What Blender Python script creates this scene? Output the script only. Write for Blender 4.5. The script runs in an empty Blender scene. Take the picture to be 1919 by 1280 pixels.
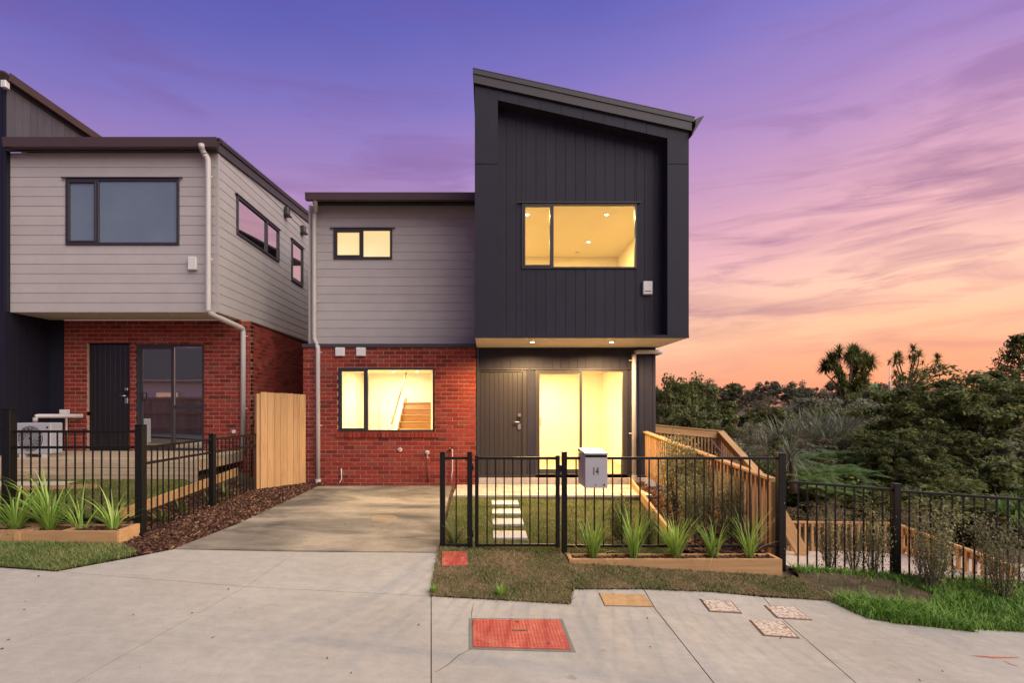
import bpy, bmesh, math, random
import numpy as np
from mathutils import Vector, Matrix
random.seed(7); rng = np.random.default_rng(7)
R = math.radians
scn = bpy.context.scene
col = scn.collection

# ------------------------------------------------------------------ camera
F, U0, V0, ZC = 1000.0, 912.0, 758.0, 1.813          # focal length in photo pixels, vanishing point, eye height
cam_d = bpy.data.cameras.new('camera'); cam = bpy.data.objects.new('camera', cam_d); col.objects.link(cam)
cam.location = (0, 0, ZC); cam.rotation_euler = (R(90), 0, 0)
cam_d.sensor_width = 36.0; cam_d.lens = F / 1919 * 36.0
cam_d.shift_x = (959.5 - U0) / 1919; cam_d.shift_y = (V0 - 640.0) / 1919
cam_d.clip_start = 0.05; cam_d.clip_end = 3000
scn.camera = cam
# ------------------------------------------------------------------ exposure
scn.view_settings.view_transform = 'Standard'; scn.view_settings.look = 'None'
scn.view_settings.gamma = 1.0; scn.view_settings.use_curve_mapping = False
scn.view_settings.exposure = 1.0
scn.cycles.max_bounces = 8; scn.cycles.diffuse_bounces = 4; scn.cycles.transparent_max_bounces = 16
scn.cycles.sample_clamp_indirect = 6.0; scn.cycles.caustics_reflective = False; scn.cycles.caustics_refractive = False
scn.cycles.use_denoising = True

def s2l(c): return tuple((x / 255 / 12.92) if x / 255 <= .04045 else ((x / 255 + .055) / 1.055) ** 2.4 for x in c)

class NT:
    """small helper to write node trees"""
    def __init__(s, tree): s.t = tree; s.n = tree.nodes; s.l = tree.links
    def new(s, typ, **kw):
        n = s.n.new(typ)
        for k, v in kw.items(): setattr(n, k, v)
        return n
    def put(s, sock, val):
        if hasattr(val, 'is_output') or isinstance(val, bpy.types.NodeSocket): s.l.new(val, sock)
        else: sock.default_value = val
    def math(s, op, a, b=0.0, c=0.0, clamp=False):
        n = s.new('ShaderNodeMath', operation=op, use_clamp=clamp)
        s.put(n.inputs[0], a); s.put(n.inputs[1], b); s.put(n.inputs[2], c); return n.outputs[0]
    def mix(s, fac, a, b, mode='MIX'):
        n = s.new('ShaderNodeMix', data_type='RGBA', blend_type=mode); n.clamp_factor = True
        s.put(n.inputs[0], fac); s.put(n.inputs[6], a if not isinstance(a, tuple) else (*a[:3], 1))
        s.put(n.inputs[7], b if not isinstance(b, tuple) else (*b[:3], 1)); return n.outputs[2]
    def ramp(s, fac, stops, interp='LINEAR'):
        n = s.new('ShaderNodeValToRGB'); cr = n.color_ramp; cr.interpolation = interp
        while len(cr.elements) < len(stops): cr.elements.new(0.5)
        for e, (p, c) in zip(cr.elements, stops):
            e.position = p; e.color = (*c[:3], 1) if isinstance(c, tuple) else (c, c, c, 1)
        s.put(n.inputs[0], fac); return n.outputs[0]
    def noise(s, vec, scale, detail=4, rough=.55, out=0, dist=0.0):
        n = s.new('ShaderNodeTexNoise'); s.put(n.inputs['Vector'], vec)
        n.inputs['Scale'].default_value = scale; n.inputs['Detail'].default_value = detail
        n.inputs['Roughness'].default_value = rough; n.inputs['Distortion'].default_value = dist
        return n.outputs[out]
    def scale(s, vec, sc):
        n = s.new('ShaderNodeMapping'); s.put(n.inputs[0], vec); n.inputs['Scale'].default_value = sc; return n.outputs[0]

# ------------------------------------------------------------------ sky
SUNSET_AZ = R(40)
world = bpy.data.worlds.new('World'); scn.world = world; world.use_nodes = True
w = NT(world.node_tree); w.n.clear()
tc = w.new('ShaderNodeTexCoord').outputs['Generated']
sep = w.new('ShaderNodeSeparateXYZ'); w.put(sep.inputs[0], tc)
X_, Y_, Z_ = sep.outputs
el = w.math('MULTIPLY', w.math('ARCSINE', Z_), 57.2958)
az = w.math('ARCTAN2', X_, Y_)                                  # 0 straight ahead, + to the right
hyp = w.math('SQRT', w.math('ADD', w.math('MULTIPLY', X_, X_), w.math('ADD', w.math('MULTIPLY', Y_, Y_), 1e-6)))
cosd = w.math('DIVIDE', w.math('ADD', w.math('MULTIPLY', X_, math.sin(SUNSET_AZ)), w.math('MULTIPLY', Y_, math.cos(SUNSET_AZ))), hyp)
dist = w.math('MULTIPLY', w.math('ARCCOSINE', w.math('MINIMUM', w.math('MAXIMUM', cosd, -1), 1)), 57.2958)
# slow warping so that the bands of colour are not ruled lines
cv = w.new('ShaderNodeCombineXYZ'); w.put(cv.inputs[0], w.math('MULTIPLY', az, 1.0)); w.put(cv.inputs[1], w.math('MULTIPLY', el, 0.05))
soft = w.math('MULTIPLY', w.math('SUBTRACT', w.noise(cv.outputs[0], 1.6, 3), .5), 5.0)
e = w.math('ADD', w.math('ADD', w.math('ABSOLUTE', el), w.math('MULTIPLY', dist, .105)), soft)
stops = [(0, (224, 138, 118)), (4, (244, 166, 136)), (8, (255, 196, 162)), (12, (255, 202, 180)), (16, (238, 182, 188)),
         (20, (212, 162, 190)), (25, (186, 146, 196)), (29, (162, 132, 196)), (34, (132, 118, 196)), (40, (102, 100, 186)), (47, (78, 80, 170)), (60, (54, 60, 140))]
skyc = w.ramp(w.math('DIVIDE', e, 60.0, clamp=True), [(p / 60, s2l(c)) for p, c in stops])
# streaky clouds
cv2 = w.new('ShaderNodeCombineXYZ')
w.put(cv2.inputs[0], w.math('ADD', w.math('MULTIPLY', az, 2.2), w.math('MULTIPLY', el, .02))); w.put(cv2.inputs[1], w.math('MULTIPLY', el, 0.24))
n1 = w.noise(cv2.outputs[0], 1.35, 6, .58, dist=.6)
n2 = w.noise(cv2.outputs[0], .55, 2, .5)
cl = w.math('MULTIPLY', w.ramp(n1, [(.47, 0.0), (.63, 1.0)]), w.ramp(n2, [(.38, 0.0), (.54, 1.0)]))
env = w.ramp(w.math('DIVIDE', w.math('ABSOLUTE', el), 40.0, clamp=True), [(0, .5), (.12, .75), (.3, .8), (.5, .9), (.7, .35), (1, .15)])
cl = w.math('MULTIPLY', cl, env)
cloudc = w.ramp(w.math('DIVIDE', e, 60.0, clamp=True), [(0, s2l((178, 120, 112))), (.13, s2l((205, 150, 140))), (.25, s2l((166, 118, 150))), (.42, s2l((140, 100, 158))), (.6, s2l((126, 84, 150)))])
# a lower bank of mauve streaks
cv3 = w.new('ShaderNodeCombineXYZ')
w.put(cv3.inputs[0], w.math('ADD', w.math('MULTIPLY', az, 3.4), 7.3)); w.put(cv3.inputs[1], w.math('SUBTRACT', w.math('MULTIPLY', el, 0.36), w.math('MULTIPLY', az, .9)))
n3 = w.noise(cv3.outputs[0], 1.2, 6, .6, dist=.8)
low_env = w.ramp(w.math('DIVIDE', w.math('ABSOLUTE', el), 40.0, clamp=True), [(.0, .35), (.12, .25), (.22, .9), (.45, .9), (.56, .0)])
cl3 = w.math('MULTIPLY', w.ramp(n3, [(.50, 0.0), (.66, 1.0)]), low_env)
skyc = w.mix(w.math('MULTIPLY', cl, .80), skyc, cloudc)
skyc = w.mix(w.math('MULTIPLY', cl3, .62), skyc, w.mix(.35, cloudc, s2l((150, 108, 150))))
dim = w.math('SUBTRACT', 1.0, w.math('MULTIPLY', dist, .0010))
nish = w.new('ShaderNodeTexSky'); nish.sky_type = 'NISHITA'; nish.sun_disc = False
nish.sun_elevation = R(1.0); nish.sun_rotation = SUNSET_AZ
total = w.mix(1.0, w.mix(dim, (0, 0, 0), skyc), w.mix(.012, (0, 0, 0), nish.outputs[0]), 'ADD')
bg = w.new('ShaderNodeBackground'); w.put(bg.inputs[0], total); bg.inputs[1].default_value = 0.52
wo = w.new('ShaderNodeOutputWorld'); w.l.new(bg.outputs[0], wo.inputs[0])

# ------------------------------------------------------------------ added soft fill lamp from the street side, brightens ground and walls
fill_sun_d = bpy.data.lights.new('sun', 'SUN'); fill_sun_d.energy = 2.5; fill_sun_d.angle = R(75); fill_sun_d.color = (1.0, .91, .77)
sun = bpy.data.objects.new('sun', fill_sun_d); col.objects.link(sun)
sun.rotation_euler = (R(47), 0, R(52)); sun.location = (6, -6, 12)

# ================================================================== materials
MATS = {}
def mat(name, base=(.5, .5, .5), rough=.6, spec=.4, metal=0.0, build=None):
    if name in MATS: return MATS[name]
    m = bpy.data.materials.new(name); m.use_nodes = True
    t = NT(m.node_tree); b = t.n['Principled BSDF']
    b.inputs['Base Color'].default_value = (*base, 1); b.inputs['Roughness'].default_value = rough
    b.inputs['Specular IOR Level'].default_value = spec; b.inputs['Metallic'].default_value = metal
    if build: build(t, b)
    MATS[name] = m; return m
def pos(t): return t.new('ShaderNodeNewGeometry').outputs['Position']
def objc(t): return t.new('ShaderNodeTexCoord').outputs['Object']
def orand(t): return t.new('ShaderNodeObjectInfo').outputs['Random']
def bump(t, b, h, strength=.3, distance=.01):
    n = t.new('ShaderNodeBump'); n.inputs['Strength'].default_value = strength; n.inputs['Distance'].default_value = distance
    t.put(n.inputs['Height'], h); t.l.new(n.outputs[0], b.inputs['Normal'])
def vary(c, lo, hi, key, noise_scale=None, noise_amt=.15, bumpy=0):
    """colour c scaled between lo..hi by object random plus fine noise"""
    def f(t, b):
        k = t.math('ADD', t.math('MULTIPLY', orand(t), hi - lo), lo) if key else 1.0
        colr = t.mix(1.0, (*c,), (1, 1, 1), 'MULTIPLY')
        v = t.new('ShaderNodeHueSaturation'); t.put(v.inputs['Color'], colr); t.put(v.inputs['Value'], k)
        o = v.outputs[0]
        if noise_scale:
            n = t.noise(pos(t), noise_scale, 5, .6)
            o = t.mix(1.0, o, t.ramp(n, [(.25, 1 - noise_amt), (.75, 1 + noise_amt)]), 'MULTIPLY')
            if bumpy: bump(t, b, n, bumpy, .004)
        t.l.new(o, b.inputs['Base Color'])
    return f

def concrete(t, b, light=(.40, .37, .325), dark=(.325, .30, .26)):
    p = pos(t)
    a = t.noise(p, .7, 5, .6); f = t.noise(p, 9, 6, .65); g = t.noise(t.scale(p, (1.2, 14, 3)), 2.0, 4, .6); h = t.noise(p, 160, 2, .5)
    c = t.mix(t.ramp(a, [(.3, 0.0), (.7, 1.0)]), dark, light)
    c = t.mix(1.0, c, t.ramp(f, [(.25, .88), (.75, 1.1)]), 'MULTIPLY')
    c = t.mix(1.0, c, t.ramp(g, [(.3, .96), (.7, 1.04)]), 'MULTIPLY')
    c = t.mix(1.0, c, t.ramp(h, [(.2, .85), (.8, 1.13)]), 'MULTIPLY')
    sp = t.noise(p, 5.5, 3, .5)
    c = t.mix(t.ramp(sp, [(.70, 0.0), (.78, .45)]), c, (.16, .13, .10))
    t.l.new(c, b.inputs['Base Color']); bump(t, b, t.math('ADD', t.math('MULTIPLY', h, .5), g), .25, .004)
M_conc = mat('footpath_concrete', rough=.85, spec=.25, build=concrete)
def drive(t, b):
    p = pos(t)
    a = t.noise(t.scale(p, (.8, 1.6, 1)), .9, 5, .62, dist=.5); f = t.noise(p, 7, 6, .65); h = t.noise(p, 150, 2)
    c = t.ramp(a, [(.36, (.075, .066, .056)), (.5, (.19, .165, .13)), (.66, (.34, .285, .215))])
    c = t.mix(1.0, c, t.ramp(f, [(.25, .84), (.75, 1.12)]), 'MULTIPLY')
    c = t.mix(1.0, c, t.ramp(h, [(.2, .85), (.8, 1.15)]), 'MULTIPLY')
    # one rusty ring stain left by a pot
    d = t.new('ShaderNodeVectorMath', operation='DISTANCE'); t.put(d.inputs[0], t.scale(p, (1, 1, 0))); d.inputs[1].default_value = (-1.55, 8.05, 0)
    c = t.mix(t.ramp(d.outputs['Value'], [(.0, .35), (.13, .3), (.17, .7), (.21, 0.0)]), c, (.34, .21, .09))
    t.l.new(c, b.inputs['Base Color']); bump(t, b, t.math('ADD', f, h), .25, .004)
M_drive = mat('driveway_concrete', rough=.8, spec=.3, build=drive)
M_joint = mat('joint_dirt', (.11, .09, .07), .95)
def soil(t, b):
    p = pos(t); a = t.noise(p, 3, 6, .65); h = t.noise(p, 60, 3)
    c = t.ramp(a, [(.3, (.055, .04, .028)), (.55, (.11, .08, .05)), (.75, (.16, .12, .075))])
    c = t.mix(1.0, c, t.ramp(h, [(.2, .7), (.8, 1.25)]), 'MULTIPLY')
    t.l.new(c, b.inputs['Base Color']); bump(t, b, h, .6, .015)
M_soil = mat('soil', rough=.95, spec=.1, build=soil)
def turf(green, dry, amt):
    def f(t, b):
        p = pos(t); a = t.noise(p, 2.2, 5, .6); h = t.noise(p, 70, 3)
        c = t.mix(t.ramp(a, [(.5 - amt, 0.0), (.62, 1.0)]), green, dry)
        c = t.mix(1.0, c, t.ramp(h, [(.2, .6), (.8, 1.3)]), 'MULTIPLY')
        t.l.new(c, b.inputs['Base Color']); bump(t, b, h, .7, .02)
    return f
M_turf = mat('lawn_turf', rough=.95, spec=.1, build=turf((.07, .075, .02), (.12, .10, .045), .1))
M_dryturf = mat('dry_turf', rough=.95, spec=.1, build=turf((.085, .075, .03), (.19, .125, .07), .18))
def blade(c1, c2, c3):
    def f(t, b):
        g = t.new('ShaderNodeNewGeometry'); r = g.outputs['Random Per Island']
        patch = t.noise(g.outputs['Position'], 2.2, 4, .6)
        k = t.math('ADD', t.math('MULTIPLY', r, .6), t.math('MULTIPLY', t.math('SUBTRACT', patch, .3), 1.0), clamp=True)
        t.l.new(t.ramp(k, [(.1, c1), (.5, c2), (.95, c3)]), b.inputs['Base Color'])
        b.inputs['Subsurface Weight'].default_value = 0.0
    return f
M_grass = mat('grass_blade', rough=.6, spec=.3, build=blade((.08, .125, .02), (.18, .21, .035), (.33, .31, .085)))
M_drygrass = mat('dry_grass_blade', rough=.7, spec=.2, build=blade((.10, .12, .035), (.25, .19, .095), (.42, .29, .17)))
M_longgrass = mat('long_grass_blade', rough=.55, spec=.3, build=blade((.07, .17, .016), (.13, .28, .03), (.25, .36, .07)))
M_berm = mat('berm_grass_blade', rough=.6, spec=.3, build=blade((.06, .10, .022), (.12, .165, .04), (.27, .24, .10)))
def chips(t, b):
    g = t.new('ShaderNodeNewGeometry'); r = g.outputs['Random Per Island']
    t.l.new(t.ramp(r, [(0, (.022, .010, .008)), (.5, (.065, .028, .018)), (.85, (.13, .06, .035)), (1, (.27, .16, .09))]), b.inputs['Base Color'])
M_chip = mat('bark_chip', rough=.85, spec=.2, build=chips)
M_mulch = mat('mulch_bed', (.03, .015, .01), .95, .1, build=vary((.03, .015, .01), 1, 1, False, 40, .5, .6))

def brickm(t, b):
    r = orand(t); n = t.noise(pos(t), 45, 4, .65)
    c = t.ramp(r, [(0, (.13, .017, .012)), (.3, (.20, .026, .017)), (.65, (.26, .036, .022)), (.85, (.19, .038, .027)), (.94, (.24, .055, .035)), (1, (.10, .018, .015))])
    c = t.mix(1.0, c, t.ramp(n, [(.25, .78), (.75, 1.2)]), 'MULTIPLY')
    t.l.new(c, b.inputs['Base Color']); bump(t, b, n, .4, .004)
M_brick = mat('red_brick', rough=.8, spec=.25, build=brickm)
def brickm2(t, b):
    g = t.new('ShaderNodeNewGeometry'); r = g.outputs['Random Per Island']; n = t.noise(g.outputs['Position'], 45, 4, .65)
    c = t.ramp(r, [(0, (.13, .017, .012)), (.3, (.20, .026, .017)), (.65, (.26, .036, .022)), (.85, (.19, .038, .027)), (.94, (.24, .055, .035)), (1, (.10, .018, .015))])
    c = t.mix(1.0, c, t.ramp(n, [(.25, .78), (.75, 1.2)]), 'MULTIPLY')
    t.l.new(c, b.inputs['Base Color']); bump(t, b, n, .4, .004)
M_brick2 = mat('red_brick_joined', rough=.8, spec=.25, build=brickm2)
M_mortar = mat('mortar', rough=.95, spec=.1, build=vary((.42, .27, .20), 1, 1, False, 30, .3, .5))
M_clad = mat('weatherboard_paint', rough=.55, spec=.35, build=vary((.385, .352, .340), .97, 1.03, True, 3, .06))
M_dark = mat('dark_panel_paint', rough=.55, spec=.2, build=vary((.0225, .0215, .0325), .92, 1.08, True, 4, .10))
M_darkdoor = mat('dark_door_paint', rough=.38, spec=.45, build=vary((.030, .026, .026), .96, 1.04, True, 5, .05))
M_blackdoor = mat('black_door_paint', rough=.35, spec=.5, build=vary((.012, .010, .012), .96, 1.04, True, 5, .05))
M_gable = mat('grey_gable_paint', rough=.55, spec=.25, build=vary((.085, .078, .088), .92, 1.08, True, 4, .08))
M_navy = mat('navy_panel_paint', rough=.5, spec=.35, build=vary((.009, .009, .018), .92, 1.08, True, 4, .08))
M_alu = mat('dark_aluminium', rough=.4, spec=.5, build=vary((.030, .027, .029), 1, 1, False, 8, .08))
M_roof = mat('brown_gutter_steel', rough=.42, spec=.5, build=vary((.060, .038, .036), 1, 1, False, 3, .1))
M_fascia = mat('fascia_paint', rough=.5, spec=.4, build=vary((.045, .039, .043), 1, 1, False, 3, .08))
M_white = mat('white_plastic', rough=.4, spec=.45, build=vary((.62, .60, .58), 1, 1, False, 6, .05))
M_pipe = mat('downpipe_paint', rough=.4, spec=.45, build=vary((.46, .42, .40), 1, 1, False, 3, .06))
M_soffit = mat('soffit_paint', rough=.7, spec=.25, build=vary((.62, .56, .46), 1, 1, False, 3, .04))
M_inner = mat('interior_plaster', rough=.8, spec=.2, build=vary((.82, .75, .58), 1, 1, False, 2, .03))
M_carpet = mat('stair_carpet', rough=.95, spec=.1, build=vary((.34, .19, .085), 1, 1, False, 50, .25, .5))
M_floor = mat('interior_floor', (.40, .29, .17), .6)
M_steel = mat('satin_steel', (.62, .60, .57), .3, .5, 1.0)
M_brass = mat('tap_brass', (.55, .42, .26), .35, .5, 1.0)
M_black = mat('black_powdercoat', rough=.45, spec=.25, build=vary((.007, .006, .006), 1, 1, False, 20, .2))
M_hose = mat('black_hose', (.015, .015, .015), .6)
def timber(axis, c1=(.36, .20, .088), c2=(.50, .31, .15)):
    def f(t, b):
        o = objc(t); sc = [14, 14, 14]; sc[axis] = .9
        off = t.new('ShaderNodeVectorMath', operation='ADD'); t.put(off.inputs[0], t.scale(o, tuple(sc)))
        cb = t.new('ShaderNodeCombineXYZ'); r = orand(t)
        for i in range(3): t.put(cb.inputs[i], t.math('MULTIPLY', r, 37.0 + i * 11))
        t.put(off.inputs[1], cb.outputs[0])
        g = t.noise(off.outputs[0], 1.2, 5, .6, dist=1.2)
        c = t.mix(t.ramp(g, [(.3, 0.0), (.72, 1.0)]), c1, c2)
        k = t.noise(off.outputs[0], .32, 2, .5)
        c = t.mix(t.ramp(k, [(.68, 0.0), (.78, .55)]), c, (.24, .11, .04))
        v = t.new('ShaderNodeHueSaturation'); t.put(v.inputs['Color'], c); t.put(v.inputs['Value'], t.math('ADD', t.math('MULTIPLY', r, .28), .84))
        t.l.new(v.outputs[0], b.inputs['Base Color']); bump(t, b, g, .25, .003)
    return f
M_tx = mat('pine_timber_x', rough=.75, spec=.2, build=timber(0)); M_ty = mat('pine_timber_y', rough=.75, spec=.2, build=timber(1)); M_tz = mat('pine_timber_z', rough=.75, spec=.2, build=timber(2))
OL = ((.30, .22, .14), (.46, .36, .25))
M_ox = mat('weathered_timber_x', rough=.85, spec=.15, build=timber(0, *OL)); M_oz = mat('weathered_timber_z', rough=.85, spec=.15, build=timber(2, *OL))
M_paver = mat('patio_paver', rough=.85, spec=.2, build=vary((.44, .38, .30), .85, 1.1, True, 30, .15, .3))
M_stone = mat('stepping_slab', rough=.85, spec=.2, build=vary((.50, .46, .42), .93, 1.05, True, 25, .15, .3))
M_path2 = mat('lower_path_concrete', rough=.9, spec=.2, build=vary((.42, .36, .32), 1, 1, False, 12, .15, .3))
def worn(c1, c2, lo, hi, sc=14):
    def f(t, b):
        n = t.noise(pos(t), sc, 6, .7)
        t.l.new(t.mix(t.ramp(n, [(lo, 0.0), (hi, 1.0)]), c1, c2), b.inputs['Base Color']); bump(t, b, n, .3, .004)
    return f
M_redcover = mat('red_cover_paint', rough=.6, spec=.35, build=worn((.40, .055, .042), (.50, .15, .11), .5, .75, 9))
M_ochre = mat('ochre_cover', rough=.8, spec=.2, build=worn((.36, .21, .09), (.46, .30, .15), .35, .7, 20))
M_rusty = mat('rusty_white_cover', rough=.8, spec=.2, build=worn((.52, .46, .39), (.26, .15, .09), .47, .60, 34))
M_rustframe = mat('rusty_frame', rough=.8, spec=.2, build=vary((.15, .085, .05), 1, 1, False, 30, .3))
M_covframe = mat('cover_frame_steel', rough=.7, spec=.3, build=vary((.17, .16, .135), 1, 1, False, 30, .2))
M_orange = mat('orange_marking', rough=.8, spec=.2, build=vary((.55, .16, .07), 1, 1, False, 40, .3))
M_letter = mat('letterbox_paint', rough=.4, spec=.45, build=vary((.33, .32, .345), 1, 1, False, 5, .04))
M_ink = mat('numeral_black', (.012, .012, .014), .5)
M_asphalt = mat('asphalt', rough=.9, spec=.2, build=vary((.05, .05, .052), 1, 1, False, 60, .3, .4))
M_sign = mat('green_sign', (.02, .32, .10), .5)
M_tile = mat('grey_roof_tile', rough=.8, spec=.2, build=vary((.075, .07, .075), 1, 1, False, 12, .2))
def glass(name, tint=(1, 1, 1), gloss=.045):
    m = bpy.data.materials.new(name); m.use_nodes = True; t = NT(m.node_tree); t.n.clear()
    tr = t.new('ShaderNodeBsdfTransparent'); tr.inputs[0].default_value = (*tint, 1)
    gl = t.new('ShaderNodeBsdfGlossy'); gl.inputs['Roughness'].default_value = .015
    lw = t.new('ShaderNodeLayerWeight'); lw.inputs[0].default_value = .3
    mx = t.new('ShaderNodeMixShader'); t.put(mx.inputs[0], t.math('ADD', t.math('MULTIPLY', lw.outputs[0], .2), gloss))
    t.l.new(tr.outputs[0], mx.inputs[1]); t.l.new(gl.outputs[0], mx.inputs[2])
    o = t.new('ShaderNodeOutputMaterial'); t.l.new(mx.outputs[0], o.inputs[0]); MATS[name] = m; return m
M_glass = glass('clear_glass')
def darkglass(t, b):
    n = t.noise(pos(t), 1.2, 2); bump(t, b, n, .02, .02)
    b.inputs['IOR'].default_value = 3.6
M_dglass = mat('reflective_glass', (.012, .013, .016), .02, 1.0, build=darkglass)
M_skyrefl = mat('sky_reflection_pane', rough=.05, spec=.6, build=vary((.13, .17, .215), 1, 1, False, 1.5, .08))  # blind-like pane with the blue-grey sky reflection painted into its colour
def emit(name, c, k):
    m = bpy.data.materials.new(name); m.use_nodes = True; t = NT(m.node_tree); b = t.n['Principled BSDF']
    b.inputs['Base Color'].default_value = (.3, .26, .2, 1); b.inputs['Emission Color'].default_value = (*c, 1); b.inputs['Emission Strength'].default_value = k
    MATS[name] = m; return m
M_lamp = emit('downlight_lens', (1, .90, .66), 9.0)
def frosted():
    m = emit('frosted_lit_glass', (1, .70, .30), .45); t = NT(m.node_tree); b = t.n['Principled BSDF']
    n = t.noise(t.new('ShaderNodeTexCoord').outputs['Object'], 1.6, 2)
    t.l.new(t.ramp(n, [(.3, (1.0, .62, .22)), (.7, (1.0, .78, .38))]), b.inputs['Emission Color']); b.inputs['Roughness'].default_value = .3
    return m
M_frost = frosted()
M_lampoff = mat('unlit_lens', (.75, .70, .60), .4)
def leafm(c1, c2, c3, rough=.55, objvar=.35):
    def f(t, b):
        g = t.new('ShaderNodeNewGeometry'); r = g.outputs['Random Per Island']
        cl = t.noise(objc(t), 1.3, 3, .5)
        k = t.math('ADD', t.math('MULTIPLY', r, .55), t.math('MULTIPLY', t.math('SUBTRACT', cl, .28), .9), clamp=True)
        c = t.ramp(k, [(.05, c1), (.5, c2), (.95, c3)])
        v = t.new('ShaderNodeHueSaturation'); t.put(v.inputs['Color'], c); t.put(v.inputs['Value'], t.math('ADD', t.math('MULTIPLY', orand(t), objvar * 2.3), 2.3 * (1 - objvar / 2)))
        t.l.new(v.outputs[0], b.inputs['Base Color'])
        tr = t.new('ShaderNodeBsdfTranslucent'); t.l.new(v.outputs[0], tr.inputs[0])
        mx = t.new('ShaderNodeMixShader'); mx.inputs[0].default_value = .35
        out = t.n['Material Output']; t.l.new(b.outputs[0], mx.inputs[1]); t.l.new(tr.outputs[0], mx.inputs[2]); t.l.new(mx.outputs[0], out.inputs[0])
    return f
M_leaf_dark = mat('dark_olive_leaf', rough=.55, spec=.3, build=leafm((.020, .030, .008), (.048, .058, .014), (.115, .105, .026)))
M_leaf_mid = mat('mid_green_leaf', rough=.55, spec=.3, build=leafm((.030, .040, .012), (.068, .074, .022), (.13, .125, .04)))
M_leaf_grey = mat('grey_green_leaf', rough=.6, spec=.3, build=leafm((.05, .055, .032), (.10, .105, .062), (.19, .18, .115)))
M_leaf_brown = mat('brown_twig_leaf', rough=.7, spec=.2, build=leafm((.045, .036, .022), (.085, .068, .042), (.15, .115, .07)))
M_leaf_fern = mat('fern_leaf', rough=.5, spec=.35, build=leafm((.022, .046, .010), (.046, .082, .018), (.09, .135, .032)))
M_leaf_flax = mat('flax_leaf', rough=.45, spec=.4, build=leafm((.034, .040, .022), (.080, .084, .052), (.18, .17, .12)))
M_leaf_fresh = mat('fresh_strap_leaf', rough=.45, spec=.4, build=leafm((.05, .10, .016), (.12, .19, .03), (.27, .32, .09)))
M_leaf_shrub = mat('shrub_small_leaf', rough=.55, spec=.3, build=leafm((.045, .048, .020), (.095, .098, .042), (.22, .20, .11)))
M_leaf_far = mat('far_crown_leaf', rough=.7, spec=.15, build=leafm((.030, .034, .022), (.055, .058, .036), (.09, .085, .055)))
M_bark = mat('grey_bark', rough=.9, spec=.15, build=vary((.13, .10, .075), .8, 1.2, True, 12, .35, .4))

# ================================================================== object helpers
WLOC = {}
def link(o, parent=None, wloc=(0, 0, 0)):
    col.objects.link(o); w_ = Vector(wloc); WLOC[o.name] = w_
    if parent is not None: o.parent = parent; o.location = w_ - WLOC[parent.name]
    else: o.location = w_
    return o
def tag(o, label=None, cat=None, group=None, kind=None):
    if label: o['label'] = label
    if cat: o['category'] = cat
    if group: o['group'] = group
    if kind: o['kind'] = kind
    return o
def thing(name, label, cat, loc=(0, 0, 0), group=None):
    return tag(link(bpy.data.objects.new(name, None), None, loc), label, cat, group)
def part(name, me, m, parent, loc=(0, 0, 0), rot=None, scale=None, kind=None):
    o = bpy.data.objects.new(name, me)
    if m is not None:
        if not me.materials: me.materials.append(m)
        elif me.materials[0] is not m:
            o.material_slots[0].link = 'OBJECT'; o.material_slots[0].material = m
    link(o, parent, loc)
    if rot: o.rotation_euler = rot
    if scale: o.scale = scale
    if kind: o['kind'] = kind
    return o
def mesh_np(name, verts, faces, smooth=False):
    me = bpy.data.meshes.new(name); verts = np.asarray(verts, dtype=np.float32); faces = np.asarray(faces, dtype=np.int32)
    k = faces.shape[1]; me.vertices.add(len(verts)); me.vertices.foreach_set('co', verts.ravel())
    me.loops.add(faces.size); me.loops.foreach_set('vertex_index', faces.ravel())
    me.polygons.add(len(faces)); me.polygons.foreach_set('loop_start', np.arange(0, faces.size, k, dtype=np.int32))
    me.update(calc_edges=True)
    if smooth: me.polygons.foreach_set('use_smooth', np.ones(len(faces), dtype=bool))
    return me
def mesh_bm(name, bm, smooth=False):
    bmesh.ops.recalc_face_normals(bm, faces=bm.faces)
    me = bpy.data.meshes.new(name); bm.to_mesh(me); bm.free()
    if smooth: me.polygons.foreach_set('use_smooth', [True] * len(me.polygons))
    return me
def bm_box(bm, x0, x1, y0, y1, z0, z1):
    vs = [bm.verts.new(p) for p in ((x0, y0, z0), (x1, y0, z0), (x1, y1, z0), (x0, y1, z0), (x0, y0, z1), (x1, y0, z1), (x1, y1, z1), (x0, y1, z1))]
    for f in ((0, 1, 5, 4), (1, 2, 6, 5), (2, 3, 7, 6), (3, 0, 4, 7), (4, 5, 6, 7), (3, 2, 1, 0)): bm.faces.new([vs[i] for i in f])
BOXC = {}
def boxmesh(w_, d, h, bev=0.0):
    key = (round(w_, 4), round(d, 4), round(h, 4), bev)
    if key not in BOXC:
        bm = bmesh.new(); bm_box(bm, -w_ / 2, w_ / 2, -d / 2, d / 2, -h / 2, h / 2)
        if bev: bmesh.ops.bevel(bm, geom=list(bm.edges), offset=bev, segments=1, affect='EDGES')
        BOXC[key] = mesh_bm('box', bm)
    me = BOXC[key]
    return me
def box(name, x0, x1, y0, y1, z0, z1, m, parent=None, bev=0.0, rot=None):
    me = boxmesh(x1 - x0, y1 - y0, z1 - z0, bev)
    if me.materials and me.materials[0] is not m:
        key = (id(m), me.name)
        if key not in BOXC: BOXC[key] = me.copy(); BOXC[key].materials.clear()
        me = BOXC[key]
    return part(name, me, m, parent, ((x0 + x1) / 2, (y0 + y1) / 2, (z0 + z1) / 2), rot)
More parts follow.
